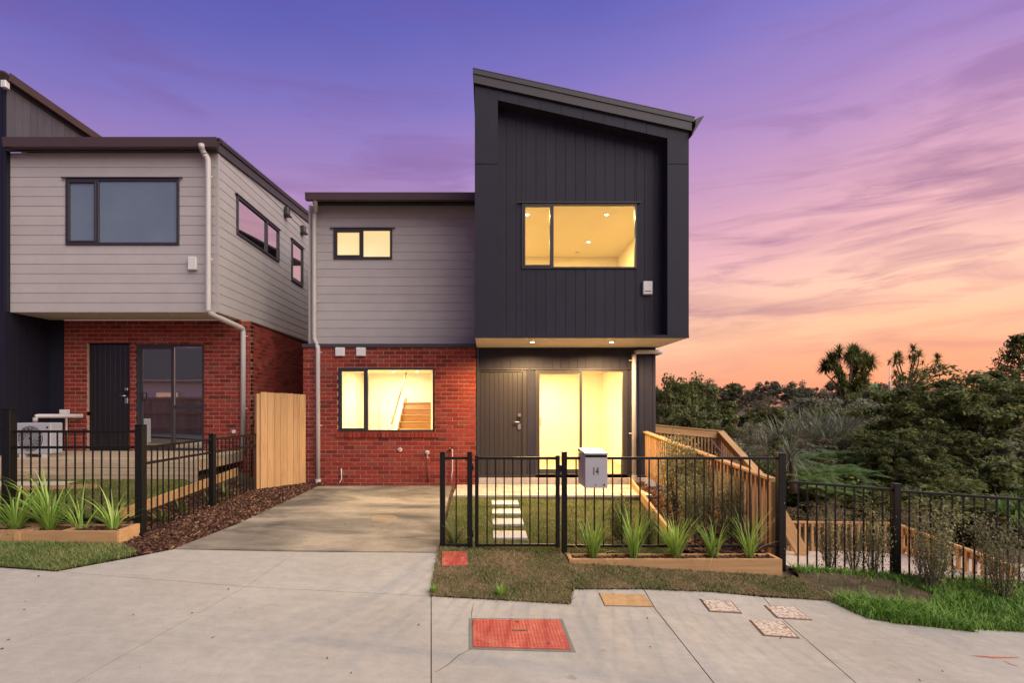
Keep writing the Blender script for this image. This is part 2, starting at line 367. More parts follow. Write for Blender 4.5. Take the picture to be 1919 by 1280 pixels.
def prism(name, pts, y0, y1, m, parent, axis='y'):
    """polygon pts given in (x,z), extruded y0..y1; axis 'x': pts in (y,z) extruded along x"""
    bm = bmesh.new(); a = []; b = []
    for p, q in pts:
        a.append(bm.verts.new((p, y0, q) if axis == 'y' else (y0, p, q))); b.append(bm.verts.new((p, y1, q) if axis == 'y' else (y1, p, q)))
    bm.faces.new(a); bm.faces.new(b[::-1]); n = len(pts)
    for i in range(n): bm.faces.new((a[i], b[i], b[(i + 1) % n], a[(i + 1) % n]))
    return centred(name, bm, m, parent)
def centred(name, bm, m, parent, smooth=False, kind=None):
    c = Vector((0, 0, 0)); n = len(bm.verts)
    for v in bm.verts: c += v.co
    c /= n
    bmesh.ops.translate(bm, verts=bm.verts, vec=-c)
    return part(name, mesh_bm(name, bm, smooth), m, parent, c, kind=kind)
def tube_bm(bm, pts, r, seg=10, cap=True):
    pts = [Vector(p) for p in pts]; rs = r if isinstance(r, (list, tuple)) else [r] * len(pts); rings = []
    for i, p in enumerate(pts):
        d = (pts[min(i + 1, len(pts) - 1)] - pts[max(i - 1, 0)]).normalized()
        up = Vector((0, 0, 1)) if abs(d.z) < .9 else Vector((1, 0, 0))
        a = d.cross(up).normalized(); b = d.cross(a)
        rings.append([bm.verts.new(p + (a * math.cos(t) + b * math.sin(t)) * rs[i]) for t in [2 * math.pi * k / seg for k in range(seg)]])
    for q, s_ in zip(rings, rings[1:]):
        for k in range(seg): bm.faces.new((q[k], q[(k + 1) % seg], s_[(k + 1) % seg], s_[k]))
    if cap: bm.faces.new(rings[0][::-1]); bm.faces.new(rings[-1])
def tube(name, pts, r, m, parent, seg=10):
    bm = bmesh.new(); tube_bm(bm, pts, r, seg); return centred(name, bm, m, parent, True)
def smooth_path(pts, r=.06, n=4):
    """round the corners of a poly-line"""
    pts = [Vector(p) for p in pts]; out = [pts[0]]
    for a, b, c in zip(pts, pts[1:], pts[2:]):
        k1 = b + (a - b).normalized() * min(r, (a - b).length / 2); k2 = b + (c - b).normalized() * min(r, (c - b).length / 2)
        for i in range(n + 1):
            t = i / n; out.append(k1 * (1 - t) ** 2 + b * 2 * t * (1 - t) + k2 * t * t)
    out.append(pts[-1]); return out
def disc(name, c, r, d, m, parent, axis='z', seg=20):
    bm = bmesh.new(); ax = {'x': Vector((1, 0, 0)), 'y': Vector((0, 1, 0)), 'z': Vector((0, 0, 1))}[axis]
    tube_bm(bm, [Vector(c) - ax * d / 2, Vector(c) + ax * d / 2], r, seg); return centred(name, bm, m, parent)

def XU(u, s): return (u - U0) / s
def ZV(v, s): return ZC + (V0 - v) / s
def YS(s): return F / s
def PT(u, v, s): return Vector((XU(u, s), YS(s), ZV(v, s)))

# ================================================================== terrain height
def lerp(a, b, t): return a + (b - a) * t
def sst(a, b, x):
    t = np.clip((x - a) / (b - a), 0, 1); return t * t * (3 - 2 * t)
def g(X, Y):
    X = np.asarray(X, dtype=float); Y = np.asarray(Y, dtype=float)
    zp = -.165 - .06 * np.clip(X, -14, 14) + .02 * (np.clip(Y, -3, 5.4) - 5.4)
    zf = np.where(X > -.6, -.014 - .06 * np.clip(X, -.6, 14), .022 + .025 * (-.6 - np.clip(X, -6, -.6)))
    t1 = np.clip((Y - 5.4) / 1.0, 0, 1); t2 = np.clip((Y - 6.4) / 4.7, 0, 1)
    yard = lerp(lerp(zp, zf, t1), .18, t2)
    # the higher lawn of the house on the left
    zl = .30 + np.clip(Y - 6.9, 0, 2.6) * .085
    yard = lerp(yard, zl, sst(-4.65, -5.25, X) * sst(6.45, 6.95, Y))
    # land falling away to the right
    xa = 3.26 + .44 * np.clip((11.1 - Y) / 4.3, -2, 1)
    low = np.interp(Y, [6.6, 7.7, 10, 14, 20, 34, 60, 110, 400], [-.28, -.80, -.95, -1.7, -2.1, -1.9, -1.3, -1.0, -1.0])
    low = np.where(Y < 6.75, np.maximum(low, yard - .0), low)
    k = sst(0.10, .75, X - xa) * sst(6.62, 6.95, Y)
    k = np.maximum(k, sst(15, 22, Y))
    return lerp(yard, low, k)
def gz(x, y): return float(g(x, y))
def G(u, v):
    """photo pixel -> point on the terrain"""
    ys = np.linspace(1.5, 60, 6000); f = ZC + (V0 - v) * ys / F - g((u - U0) * ys / F, ys)
    i = int(np.argmax(f < 0)); y = ys[i]
    return ((u - U0) * y / F, y)
def inpoly(P, poly):
    x, y = P[:, 0], P[:, 1]; ins = np.zeros(len(P), bool); n = len(poly)
    for i in range(n):
        x1, y1 = poly[i]; x2, y2 = poly[(i + 1) % n]
        c = ((y1 > y) != (y2 > y)) & (x < (x2 - x1) * (y - y1) / (y2 - y1 + 1e-12) + x1); ins ^= c
    return ins
def sheet(name, poly, off, m, parent=None, kind=None, thick=.0, step=.5):
    bm = bmesh.new(); vs = [bm.verts.new((x, y, 0)) for x, y in poly]; bm.faces.new(vs)
    bmesh.ops.triangulate(bm, faces=bm.faces[:])
    xs = [p[0] for p in poly]; ys = [p[1] for p in poly]
    cuts = [((0, y, 0), (0, 1, 0)) for y in np.arange(math.floor(min(ys)), max(ys), step)] + [((0, y, 0), (0, 1, 0)) for y in (5.4, 6.4, 6.62, 6.75, 6.95)]
    cuts += [((x, 0, 0), (1, 0, 0)) for x in np.arange(math.floor(min(xs)), max(xs), step)] + [((x, 0, 0), (1, 0, 0)) for x in (-.6, -4.65, -5.25)]
    for co, no in cuts:
        bmesh.ops.bisect_plane(bm, geom=bm.verts[:] + bm.edges[:] + bm.faces[:], plane_co=co, plane_no=no, dist=1e-5)
    if thick:
        r = bmesh.ops.extrude_face_region(bm, geom=bm.faces[:]); top = [v for v in r['geom'] if isinstance(v, bmesh.types.BMVert)]
        topset = set(top)
        for v in bm.verts: v.co.z = gz(v.co.x, v.co.y) + (off if v in topset else off - thick)
    else:
        for v in bm.verts: v.co.z = gz(v.co.x, v.co.y) + off
    bmesh.ops.recalc_face_normals(bm, faces=bm.faces)
    if not thick:
        for f in bm.faces:
            if f.normal.z < 0: f.normal_flip()
    return centred_keep(name, bm, m, parent, kind)
def centred_keep(name, bm, m, parent, kind):
    me = bpy.data.meshes.new(name); bm.to_mesh(me); bm.free(); return part(name, me, m, parent, (0, 0, 0), kind=kind)

def ground_sheet():
    xs = np.unique(np.concatenate([np.arange(-60, -10, 5), np.arange(-10, 9, .25), np.arange(9, 30, 1.5), np.arange(30, 400, 20), np.arange(-400, -60, 40)]))
    ys = np.unique(np.concatenate([np.arange(-60, -4, 6), np.arange(-4, 15, .25), np.arange(15, 60, 2), np.arange(60, 1000, 40)]))
    XX, YY = np.meshgrid(xs, ys); ZZ = g(XX, YY) - .05
    nx = len(xs); idx = np.arange(XX.size).reshape(XX.shape)
    fc = np.stack([idx[:-1, :-1], idx[:-1, 1:], idx[1:, 1:], idx[1:, :-1]], -1).reshape(-1, 4)
    tag(part('ground', mesh_np('ground', np.stack([XX.ravel(), YY.ravel(), ZZ.ravel()], -1), fc), M_soil, None), kind='structure')
ground_sheet()

# ------------------------------------------------------------------ footpath, driveway
pA, pB, pC, pD = G(105, 1072), G(325, 1030), G(822, 1037), G(808, 1118)
jm, jt = G(460, 1100), G(557, 1035)                       # diagonal joint
def ext(a, b, y):                                          # extend line a->b to depth y
    t = (y - a[1]) / (b[1] - a[1]); return (a[0] + (b[0] - a[0]) * t, y)
jb = ext(jt, jm, 1.2); YB = 1.2
p3 = ext(G(808, 1118), G(808, 1280), YB)
r1, r1b = G(1206, 1105), ext(G(1229, 1139), G(1339, 1280), YB)
r2, r2b = G(1430, 1120), ext(G(1468, 1197), G(1565, 1280), YB)
def inset(poly, d=.006):
    """shrink a polygon so that a joint stays open between slabs"""
    n = len(poly); area = sum(poly[i][0] * poly[(i + 1) % n][1] - poly[(i + 1) % n][0] * poly[i][1] for i in range(n)); sg = 1 if area > 0 else -1
    out = []
    for i in range(n):
        p0, p1, p2 = Vector(poly[i - 1]), Vector(poly[i]), Vector(poly[(i + 1) % n])
        a = (p1 - p0).normalized(); b = (p2 - p1).normalized(); na = Vector((-a.y, a.x)) * sg; nb = Vector((-b.y, b.x)) * sg
        k = na + nb; q = p1 + k * (d / max(.3, 1 + na.dot(nb))); out.append((q.x, q.y))
    return out
left_end = (-11.0, pA[1] + .25)
foot = thing('footpath', None, None); del_keys = None
foot['kind'] = 'structure'
foot_slabs = [
    [left_end, pA, jm, jb, (-11.0, YB)],
    [jm, pD, p3, jb],
    [pD, G(1068, 1133), G(1072, 1105), r1, r1b, p3],
    [r1, G(1330, 1110), r2, r2b, r1b],
    [r2, G(1555, 1127), G(1585, 1142), G(1630, 1160), G(1700, 1172), G(1919, 1185), ext(G(1700, 1172), G(1919, 1185), G(1919, 1185)[1]) if False else (11.0, G(1919, 1185)[1] - .12), (11.0, YB), r2b],
    [pA, pB, jt, jm], [jm, jt, pC, pD]]
for q in foot_slabs: sheet('slab', inset(q, .005), .0, M_conc, foot, thick=.09)
sheet('joint_bed', [left_end, pA, pD, G(1068, 1133), r1, r2, G(1700, 1172), (11, 4.4), (11, YB), (-11, YB)], -.007, M_joint, foot)
# orange survey mark
def strip(name, uv, wd, m, parent, off=.006):
    pts = [G(*p) for p in uv]; a = []; b = []
    for i, p in enumerate(pts):
        d = (Vector(pts[min(i + 1, len(pts) - 1)]) - Vector(pts[max(i - 1, 0)])).normalized(); k = wd * (.35 if i in (0, len(pts) - 1) else 1)
        a.append((p[0] - d.y * k, p[1] + d.x * k)); b.append((p[0] + d.y * k, p[1] - d.x * k))
    return sheet(name, a + b[::-1], off, m, parent)
strip('paint_mark', [(1821, 1231), (1860, 1234), (1910, 1234)], .012, M_orange, foot); strip('paint_mark', [(1880, 1240), (1895, 1247), (1912, 1252)], .008, M_orange, foot)
strip('crack', [(884, 1218), (860, 1230), (842, 1246), (815, 1262)], .003, M_joint, foot, .004)
strip('crack', [(884, 1162), (884, 1150), (888, 1132)], .003, M_joint, foot, .004)
drv = [pB, G(440, 985), G(596, 912), (-.70, 10.75), G(838, 945), pC]
tag(sheet('driveway', inset(drv, .006), .006, M_drive, None, 'structure', thick=.1))
tag(sheet('road', [(-60, -8), (60, -8), (60, .9), (-60, .9)], -.03, M_asphalt, None, 'structure'))

# ------------------------------------------------------------------ lawns, berms, beds
def blades(name, poly, n, h, wd, m, lean=.5, mask=None, off=0.0):
    P = np.array(poly); lo, hi = P.min(0), P.max(0); pts = np.zeros((0, 2))
    while len(pts) < n:
        q = rng.uniform(lo, hi, (n * 2, 2)); q = q[inpoly(q, poly)]
        if mask is not None: q = q[rng.random(len(q)) < mask(q)]
        pts = np.concatenate([pts, q])
    pts = pts[:n]; z = g(pts[:, 0], pts[:, 1]) + off
    a = rng.uniform(0, 2 * np.pi, n); hh = h * rng.uniform(.45, 1.25, n); l = lean * rng.uniform(.1, 1, n) * hh; b = a + rng.normal(0, .8, n)
    ww = wd * rng.uniform(.6, 1.3, n)
    base = np.stack([pts[:, 0], pts[:, 1], z - .004], -1)
    side = np.stack([-np.sin(a), np.cos(a), np.zeros(n)], -1) * ww[:, None]; fw = np.stack([np.cos(b), np.sin(b), np.zeros(n)], -1)
    mid = base + fw * (l * .35)[:, None] + np.array([0, 0, 1]) * (hh * .6)[:, None]; tip = base + fw * l[:, None] + np.array([0, 0, 1]) * (hh * .95)[:, None]
    V = np.stack([base - side, base + side, mid - side * .7, mid + side * .7, tip], 1).reshape(-1, 3)
    i = np.arange(n)[:, None] * 5
    T = np.concatenate([i + [0, 1, 3], i + [0, 3, 2], i + [2, 3, 4]], 0)
    return part(name, mesh_np(name, V, T), m, None, kind='stuff')
bermR = [pD, G(1068, 1133), G(1072, 1105), G(1206, 1105), G(1330, 1110), G(1450, 1120), G(1555, 1127), G(1500, 1086), G(1466, 1084), (1.02, 6.40), (.98, 6.62), (-.60, 6.62), pC]
tag(sheet('berm_turf', bermR, .012, M_dryturf, None, 'structure'))
def patch(sc, th, lo):
    ph = rng.uniform(0, 6, 6)
    def f(q):
        v = np.sin(q[:, 0] * sc + ph[0]) * np.sin(q[:, 1] * sc * 1.3 + ph[1]) + np.sin(q[:, 0] * sc * 2.3 + ph[2] + q[:, 1] * sc) * .6 + np.sin(q[:, 1] * sc * 2.9 + ph[3]) * .3
        return np.where(v > th, 1.0, lo)
    return f
blades('dry_grass', inset(bermR, -.02), 24000, .034, .0042, M_drygrass, 1.6)
blades('berm_grass', inset(bermR, -.02), 8500, .046, .0042, M_berm, .9, patch(3.2, .25, .22))
bermL = [(-11, pA[1] + .28), pA, G(250, 1043), G(258, 1036), G(222, 1021), (-11, 6.32)]
tag(sheet('berm_turf', bermL, .012, M_turf, None, 'structure'))
blades('berm_grass', [(-6.6, pA[1] + .2), pA, G(250, 1043), G(258, 1036), G(222, 1021), (-6.6, 6.3)], 20000, .055, .004, M_berm, .8)
bermX = [G(1555, 1127), G(1585, 1142), G(1630, 1160), G(1700, 1172), G(1919, 1185), (11, G(1919, 1185)[1] - .1), (11, 6.4), (3.8, 6.62), G(1500, 1086)]
tag(sheet('berm_turf', bermX, .012, M_soil, None, 'structure'))
lg = lambda q: np.where(((q[:, 0] - 4.2) ** 2 / .75 + (q[:, 1] - 6.1) ** 2 / .15 < 1) | ((q[:, 0] - 4.55) ** 2 / .12 + (q[:, 1] - 5.35) ** 2 / .025 < 1), .05, 1.0)
bermX2 = [G(1555, 1127), G(1585, 1142), G(1630, 1160), G(1700, 1172), G(1919, 1185), (6.6, G(1919, 1185)[1] - .1), (6.6, 6.5), (3.8, 6.6)]
blades('long_grass', inset(bermX2, -.03), 15000, .085, .0045, M_longgrass, 1.3, lg)
blades('long_grass', [G(1560, 1126), G(1600, 1148), G(1700, 1172), (4.9, 5.3), (4.6, 5.75)], 2600, .13, .005, M_longgrass, 1.5)
lawn = [(-.58, 6.66), (2.45, 6.70), (2.95, 9.6), (-.62, 9.6)]
tag(sheet('lawn_turf', lawn, .012, M_turf, None, 'structure'))
blades('lawn_grass', lawn, 38000, .04, .0042, M_grass, .7)
lawnL = [(-4.95, 7.0), (-4.95, 9.4), (-12, 9.4), (-12, 7.0)]
tag(sheet('lawn_turf', lawnL, .012, M_turf, None, 'structure'))
blades('lawn_grass', [(-4.95, 7.0), (-4.95, 9.3), (-8.6, 9.3), (-7.6, 7.0)], 16000, .035, .0035, M_grass, .7)

def chipmesh(name, poly, n, off=0.0, size=(.03, .008, .012)):
    P = np.array(poly); lo, hi = P.min(0), P.max(0); pts = np.zeros((0, 2))
    while len(pts) < n:
        q = rng.uniform(lo, hi, (n * 2, 2)); pts = np.concatenate([pts, q[inpoly(q, poly)]])
    pts = pts[:n]; z = (g(pts[:, 0], pts[:, 1]) if np.isscalar(off) else 0) + (off if np.isscalar(off) else off[0])
    L = np.array(size) * rng.uniform(.5, 1.5, (n, 3)); a = rng.uniform(0, 6.28, n); t = rng.normal(0, .35, n); r = rng.normal(0, .4, n)
    ca, sa, ct, st = np.cos(a), np.sin(a), np.cos(t), np.sin(t)
    ex = np.stack([ca * ct, sa * ct, st], -1) * L[:, :1]; ey = np.stack([-sa, ca, r], -1) * L[:, 1:2]; ez = np.stack([-ca * st, -sa * st, ct], -1) * L[:, 2:] * .5
    c = np.stack([pts[:, 0], pts[:, 1], z + rng.uniform(.002, .016, n)], -1)
    V = np.stack([c + sx * ex + sy * ey + sz * ez for sz in (-1, 1) for sx, sy in ((-1, -1), (1, -1), (1, 1), (-1, 1))], 1).reshape(-1, 3)
    i = np.arange(n)[:, None] * 8
    Fc = np.concatenate([i + f for f in ([0, 1, 5, 4], [1, 2, 6, 5], [2, 3, 7, 6], [3, 0, 4, 7], [4, 5, 6, 7])], 0)
    return part(name, mesh_np(name, V, Fc), M_chip, None, kind='stuff')
mulchL = [G(258, 1036), G(252, 1043.5), pB, G(440, 985), G(596, 912), (-3.3, 11.05), (-3.85, 11.05), (-4.35, 10.4), (-4.9, 10.4), (-4.9, 7.0), (-4.36, 6.85), G(222, 1021)]
tag(sheet('mulch_ground', mulchL, .006, M_mulch, None, 'structure'))
chipmesh('bark_mulch', mulchL, 5200, .004)
mulchR = [(2.45, 6.95), (3.68, 6.95), (3.22, 11.0), (2.98, 11.0)]
tag(sheet('mulch_ground', mulchR, .03, M_mulch, None, 'structure'))
chipmesh('bark_mulch', mulchR, 2200, .03)

# ------------------------------------------------------------------ patio of small pavers
pat = box('patio', -.62, 3.0, 9.62, 11.0, -.05, .135, M_joint); tag(pat, kind='structure')
pw, pd = .205, .118
for j in range(int(1.36 / pd)):
    y = 9.63 + j * pd; x = -.61 - (pw / 2 if j % 2 else 0)
    while x < 2.99:
        x0, x1 = max(x, -.615), min(x + pw, 2.995)
        if x1 - x0 > .04: box('paver', x0 + .004, x1 - .004, y + .004, y + pd - .004, .10, .168 + random.uniform(-.003, .003), M_paver, pat)
        x += pw
# stepping slabs in the lawn
vv = [(940, 950.5), (956, 968), (974, 989), (997, 1016)]
us = [(920, 967), (921.5, 974), (925, 983), (927, 991)]
words = ['farthest from the gate, next to the patio', 'second out from the patio', 'second in from the gate', 'closest to the gate']
for (va, vb), (ua, ub), t_ in zip(vv, us, words):
    a = G(ua, va); b = G(ub, vb); zz = gz((a[0] + b[0]) / 2, (a[1] + b[1]) / 2)
    o = box('stepping_slab', .085, .545, b[1], a[1], zz - .03, zz + .034, M_stone, None, .004)
    tag(o, 'square pale stepping slab set in the lawn, ' + t_, 'paving slab', 'stepping slabs across the lawn')

# ================================================================== walls
def cut(rect, holes):
    """rect (a0,a1,b0,b1) minus holes -> list of rects"""
    out = [rect]
    for h in holes:
        nxt = []
        for (x0, x1, z0, z1) in out:
            hx0, hx1, hz0, hz1 = h
            if hx1 <= x0 or hx0 >= x1 or hz1 <= z0 or hz0 >= z1: nxt.append((x0, x1, z0, z1)); continue
            if hx0 > x0: nxt.append((x0, hx0, z0, z1))
            if hx1 < x1: nxt.append((hx1, x1, z0, z1))
            mx0, mx1 = max(x0, hx0), min(x1, hx1)
            if hz0 > z0: nxt.append((mx0, mx1, z0, hz0))
            if hz1 < z1: nxt.append((mx0, mx1, hz1, z1))
        out = nxt
    return [r for r in out if r[1] - r[0] > .006 and r[3] - r[2] > .006]
def wall(name, rect, y0, y1, holes, m, parent, axis='y'):
    bm = bmesh.new()
    for (a0, a1, z0, z1) in cut(rect, holes):
        if axis == 'y': bm_box(bm, a0, a1, y0, y1, z0, z1)
        else: bm_box(bm, y0, y1, a0, a1, z0, z1)
    return centred(name, bm, m, parent)
def bricks(root, rect, yf, holes, side=None, n_single=300, depth=.07):
    """running-bond bricks; side = (x_face, y0, y1) adds a return wall"""
    course, L, jt_ = .086, .24, .011
    back = wall('brick_wall', rect, yf + .008, yf + .11, holes, M_mortar, root)
    pieces = []
    x0, x1, z0, z1 = rect; j = 0; z = z0
    while z < z1 - .02:
        zt = min(z + course - jt_, z1); x = x0 - (L / 2 if j % 2 else 0)
        while x < x1:
            a, b = max(x, x0), min(x + L - jt_, x1)
            if b - a > .02:
                for r in cut((a, b, z, zt), holes): pieces.append(r)
            x += L
        z += course; j += 1
    big = sorted(pieces, key=lambda r: -((r[1] - r[0]) * (r[3] - r[2]) * (1 if r[2] > .75 else .6) + random.random() * 1e-4))
    for (a, b, c, d) in big[:n_single]:
        dy = random.uniform(-.0015, .002)
        o = box('brick', a, b, yf + dy, yf + depth, c, d, M_brick, back, .0025)
    bm = bmesh.new()
    for (a, b, c, d) in big[n_single:]: bm_box(bm, a, b, yf + random.uniform(-.0015, .002), yf + depth, c, d)
    if side:
        xf, ya, yb, sg = side; j = 0; z = z0
        while z < z1 - .02:
            zt = min(z + course - jt_, z1); y = ya - (L / 2 if j % 2 == 0 else 0)
            while y < yb:
                a, b = max(y, ya), min(y + L - jt_, yb)
                if b - a > .02: bm_box(bm, *( (xf - depth, xf) if sg > 0 else (xf, xf + depth)), a, b, z, zt)
                y += L
            z += course; j += 1
    if bm.verts: centred('brick_infill', bm, M_brick2, back, kind='stuff')
    return back
def weatherboards(root, rect, yf, holes, pitch, m, axis='y', name='weatherboard_wall', top=None, gap=.0025):
    """horizontal boards, each a wedge thicker at its foot; axis 'x': wall in the plane x = yf facing +x, rect in (y,z); top(a): sloped upper limit"""
    if axis == 'y': back = wall(name, rect, yf + .012, yf + .06, holes, m, root)
    else:
        bm = bmesh.new(); a0, a1, z0, z1 = rect
        t0, t1 = (top(a0), top(a1)) if top else (z1, z1)
        pts = [(a0, z0), (a1, z0), (a1, t1), (a0, t0)]
        A = [bm.verts.new((yf - .06, p, q)) for p, q in pts]; B = [bm.verts.new((yf - .014, p, q)) for p, q in pts]
        bm.faces.new(A); bm.faces.new(B[::-1])
        for i in range(4): bm.faces.new((A[i], B[i], B[(i + 1) % 4], A[(i + 1) % 4]))
        back = centred(name, bm, m, root)
    x0, x1, z0, z1 = rect; z = z0; zmax = z1 if not top else max(top(x0), top(x1))
    while z < zmax - .02:
        zt = min(z + pitch, zmax)
        segs = cut((x0, x1, z, zt), holes)
        for (a, b, c, d) in segs:
            th0 = .012 - .006 * (c - z) / pitch; th1 = .012 - .006 * (d - gap - z) / pitch
            if axis == 'y':
                prof = [(yf + .012 - th0, c + .001), (yf + .012 - th1, d - gap), (yf + .0125, d - gap), (yf + .0125, c + .001)]
                prism('weatherboard', prof, a, b, m, back, axis='x')
            else:
                bm = bmesh.new(); d2 = d - gap
                if top:
                    # clip the board where the sloping roof line crosses it
                    ta, tb = top(a), top(b)
                    if max(ta, tb) <= c + .01: continue
                    if ta < c + .02: a = a + (b - a) * (c + .02 - ta) / (tb - ta)
                    ta = top(a); da, db = min(d2, ta), min(d2, tb)
                else: da = db = d2
                pr = lambda y, q: [bm.verts.new((yf - .014 + th0, y, c + .001)), bm.verts.new((yf - .014 + th1, y, q)), bm.verts.new((yf - .0145, y, q)), bm.verts.new((yf - .0145, y, c + .001))]
                A, B = pr(a, da), pr(b, db); bm.faces.new(A); bm.faces.new(B[::-1])
                for i in range(4): bm.faces.new((A[i], B[i], B[(i + 1) % 4], A[(i + 1) % 4]))
                centred('weatherboard', bm, m, back)
        z += pitch
    return back
def vboards(root, rect, yf, holes, pitch, m, top=None, name='panel_wall', axis='y', flip=1):
    """vertical boards with recessed joints"""
    x0, x1, z0, z1 = rect
    if axis == 'y':
        if top:
            bm = bmesh.new()
            for (a, b, c, d) in cut((x0, x1, z0, min(top(x0), top(x1)) - .01), holes): bm_box(bm, a, b, yf + .012, yf + .06, c, d)
            lo = min(top(x0), top(x1)) - .01
            A = [bm.verts.new((p, yf + .012, q)) for p, q in ((x0, lo), (x1, lo), (x1, top(x1)), (x0, top(x0)))]; B = [bm.verts.new((v.co.x, yf + .06, v.co.z)) for v in A]
            bm.faces.new(A); bm.faces.new(B[::-1])
            for i in range(4): bm.faces.new((A[i], B[i], B[(i + 1) % 4], A[(i + 1) % 4]))
            back = centred(name, bm, M_black, root)
        else: back = wall(name, rect, yf + .012, yf + .06, holes, M_black, root)
    else: back = wall(name, rect, *( (yf - .06, yf - .012) if flip > 0 else (yf + .012, yf + .06)), holes, M_black, root, axis='x')
    x = x0
    while x < x1 - .01:
        xe = min(x + pitch, x1)
        for (a, b, c, d) in cut((x, xe, z0, z1 if not top else 99), holes):
            a2, b2 = a + .003, b - .003
            if b2 - a2 < .004: continue
            if axis == 'y':
                ta, tb = (d, d) if (not top or d < 98) else (top(a2), top(b2))
                prism('board', [(a2, c), (b2, c), (b2, tb), (a2, ta)], yf, yf + .0125, m, back)
            else:
                if flip > 0: box('board', yf - .0125, yf, a2, b2, c, d, m, back)
                else: box('board', yf, yf + .0125, a2, b2, c, d, m, back)
        x += pitch
    return back
def window(root, x0, x1, z0, z1, yf, mull, m_pane, fw=.045, depth=.07, sash=None, head=True, panes=None, name='window', flash=.07):
    """aluminium window; mull: list of x positions of mullions; sash: index of the pane with its own sash frame"""
    e = thing_part(name, root, ((x0 + x1) / 2, yf, z0))
    for r, nm in (((x0, x1, z1 - fw, z1), 'head'), ((x0, x1, z0, z0 + fw), 'sill'), ((x0, x0 + fw, z0 + fw, z1 - fw), 'jamb'), ((x1 - fw, x1, z0 + fw, z1 - fw), 'jamb')):
        box('frame', r[0], r[1], yf - .012, yf + depth, r[2], r[3], M_alu, e, .003)
    xs = [x0 + fw] + [v for mm in mull for v in (mm - fw * .55, mm + fw * .55)] + [x1 - fw]
    for mm in mull: box('mullion', mm - fw * .55, mm + fw * .55, yf - .012, yf + depth, z0 + fw, z1 - fw, M_alu, e, .003)
    for i in range(0, len(xs), 2):
        a, b, c, d = xs[i], xs[i + 1], z0 + fw, z1 - fw
        if sash == i // 2:
            s_ = .035
            for r in ((a, b, d - s_, d), (a, b, c, c + s_), (a, a + s_, c + s_, d - s_), (b - s_, b, c + s_, d - s_)): box('sash', r[0], r[1], yf - .02, yf + .03, r[2], r[3], M_alu, e, .003)
            a, b, c, d = a + s_, b - s_, c + s_, d - s_
        mp = m_pane if not isinstance(m_pane, list) else m_pane[i // 2]
        box('pane', a - .004, b + .004, yf + .018, yf + .024, c - .004, d + .004, mp, e)
    if head: box('head_flashing', x0 - flash, x1 + flash, yf - .035, yf + .0, z1 + .001, z1 + .018, M_alu, e)
    return e
def thing_part(name, parent, loc):
    return link(bpy.data.objects.new(name, None), parent, loc)
def downlight(root, x, y, z, lit=True):
    e = disc('downlight', (x, y, z - .004), .05, .012, M_white, root); disc('lens', (x, y, z - .0115), .036, .006, M_lamp if lit else M_lampoff, e)
    return e
def lamp(root, x, y, z, power, size=.12, c=(1, .72, .34), spread=None, kind='AREA', name='lamp_light'):
    d = bpy.data.lights.new(name, kind); d.energy = power; d.color = c
    if kind == 'AREA': d.shape = 'DISK'; d.size = size
    if kind == 'SPOT': d.spot_size = spread; d.spot_blend = .35; d.shadow_soft_size = .03
    o = bpy.data.objects.new(name, d); link(o, root, (x, y, z)); return o
def handle_set(parent, x, y, z):
    """lever, lock plate and keypad on a front door"""
    box('keypad', x - .03, x + .035, y - .028, y, z + .11, z + .17, M_steel, parent, .004)
    box('keypad_body', x - .03, x + .03, y - .03, y, z + .03, z + .108, M_black, parent, .004)
    tube('lever', [(x, y, z), (x, y - .05, z), (x - .13, y - .05, z)], .012, M_steel, parent)
    box('lock_plate', x - .03, x + .035, y - .026, y, z - .16, z - .045, M_steel, parent, .004)

WARM = (1, .76, .40)
# ================================================================== the brick house (number 14)
H = thing('brick_house', 'two-storey house of red brick and grey weatherboard with dark panelled tower and glowing windows', 'house', (0, 11.1, .18))
SB, SD, SCL, SR, SF = 90.0, 89.6, 87.5, 102.0, 104.9
yB, yD, yC, yR, yF = YS(SB), YS(SD), YS(SCL), YS(SR), YS(SF)
zS = 3.024                                                    # soffit level
xl, xr = -.212, 3.612                                         # tower sides
# ground-floor brick
bx0, bx1 = XU(568, SB), XU(891.5, SB)
W1 = (XU(633, SB), XU(814.5, SB), ZV(810, SB), ZV(689, SB))
bricks(H, (bx0, bx1, .10, 3.0), yB, [W1])
box('side_wall', bx0 + .015, bx0 + .11, yB + .115, 19.0, .05, 3.0, M_mortar, H)
# dark strip over the brick and the sill
box('flashing', bx0 - .01, bx1, yB - .03, yB + .34, 3.002, 3.075, M_fascia, H)
wv = (W1[0] + .0, W1[1] - .0)
window(H, W1[0], W1[1], W1[2], W1[3], yB + .035, [XU(686.5, SB)], M_glass, sash=0, head=False)
sl = thing_part('brick_sill', H, (W1[0], yB, W1[2]))
xx = W1[0] - .03
while xx < W1[1] + .02:
    box('brick', xx, xx + .075, yB - .03, yB + .09, W1[2] - .115, W1[2] - .004, M_brick, sl, .003); xx += .086
# upper weatherboards
cx0, cx1 = XU(583, SCL), xl - .002
cz0, cz1 = 3.085, ZV(385, SCL)
W2 = (XU(624, 88), XU(734, 88), ZV(484, 88), ZV(427, 88))
weatherboards(H, (cx0, cx1, cz0, cz1), yC, [W2], .1817, M_clad)
window(H, W2[0], W2[1], W2[2], W2[3], yC - .02, [XU(678, 88)], M_frost, fw=.045, sash=0)
box('upper_side_wall', cx0 + .0, cx0 + .06, yC + .062, 19, 3.08, cz1, M_clad, H)
box('corner_trim', cx0 - .045, cx0 - .001, yC - .03, yC + .05, cz0, cz1, M_clad, H)
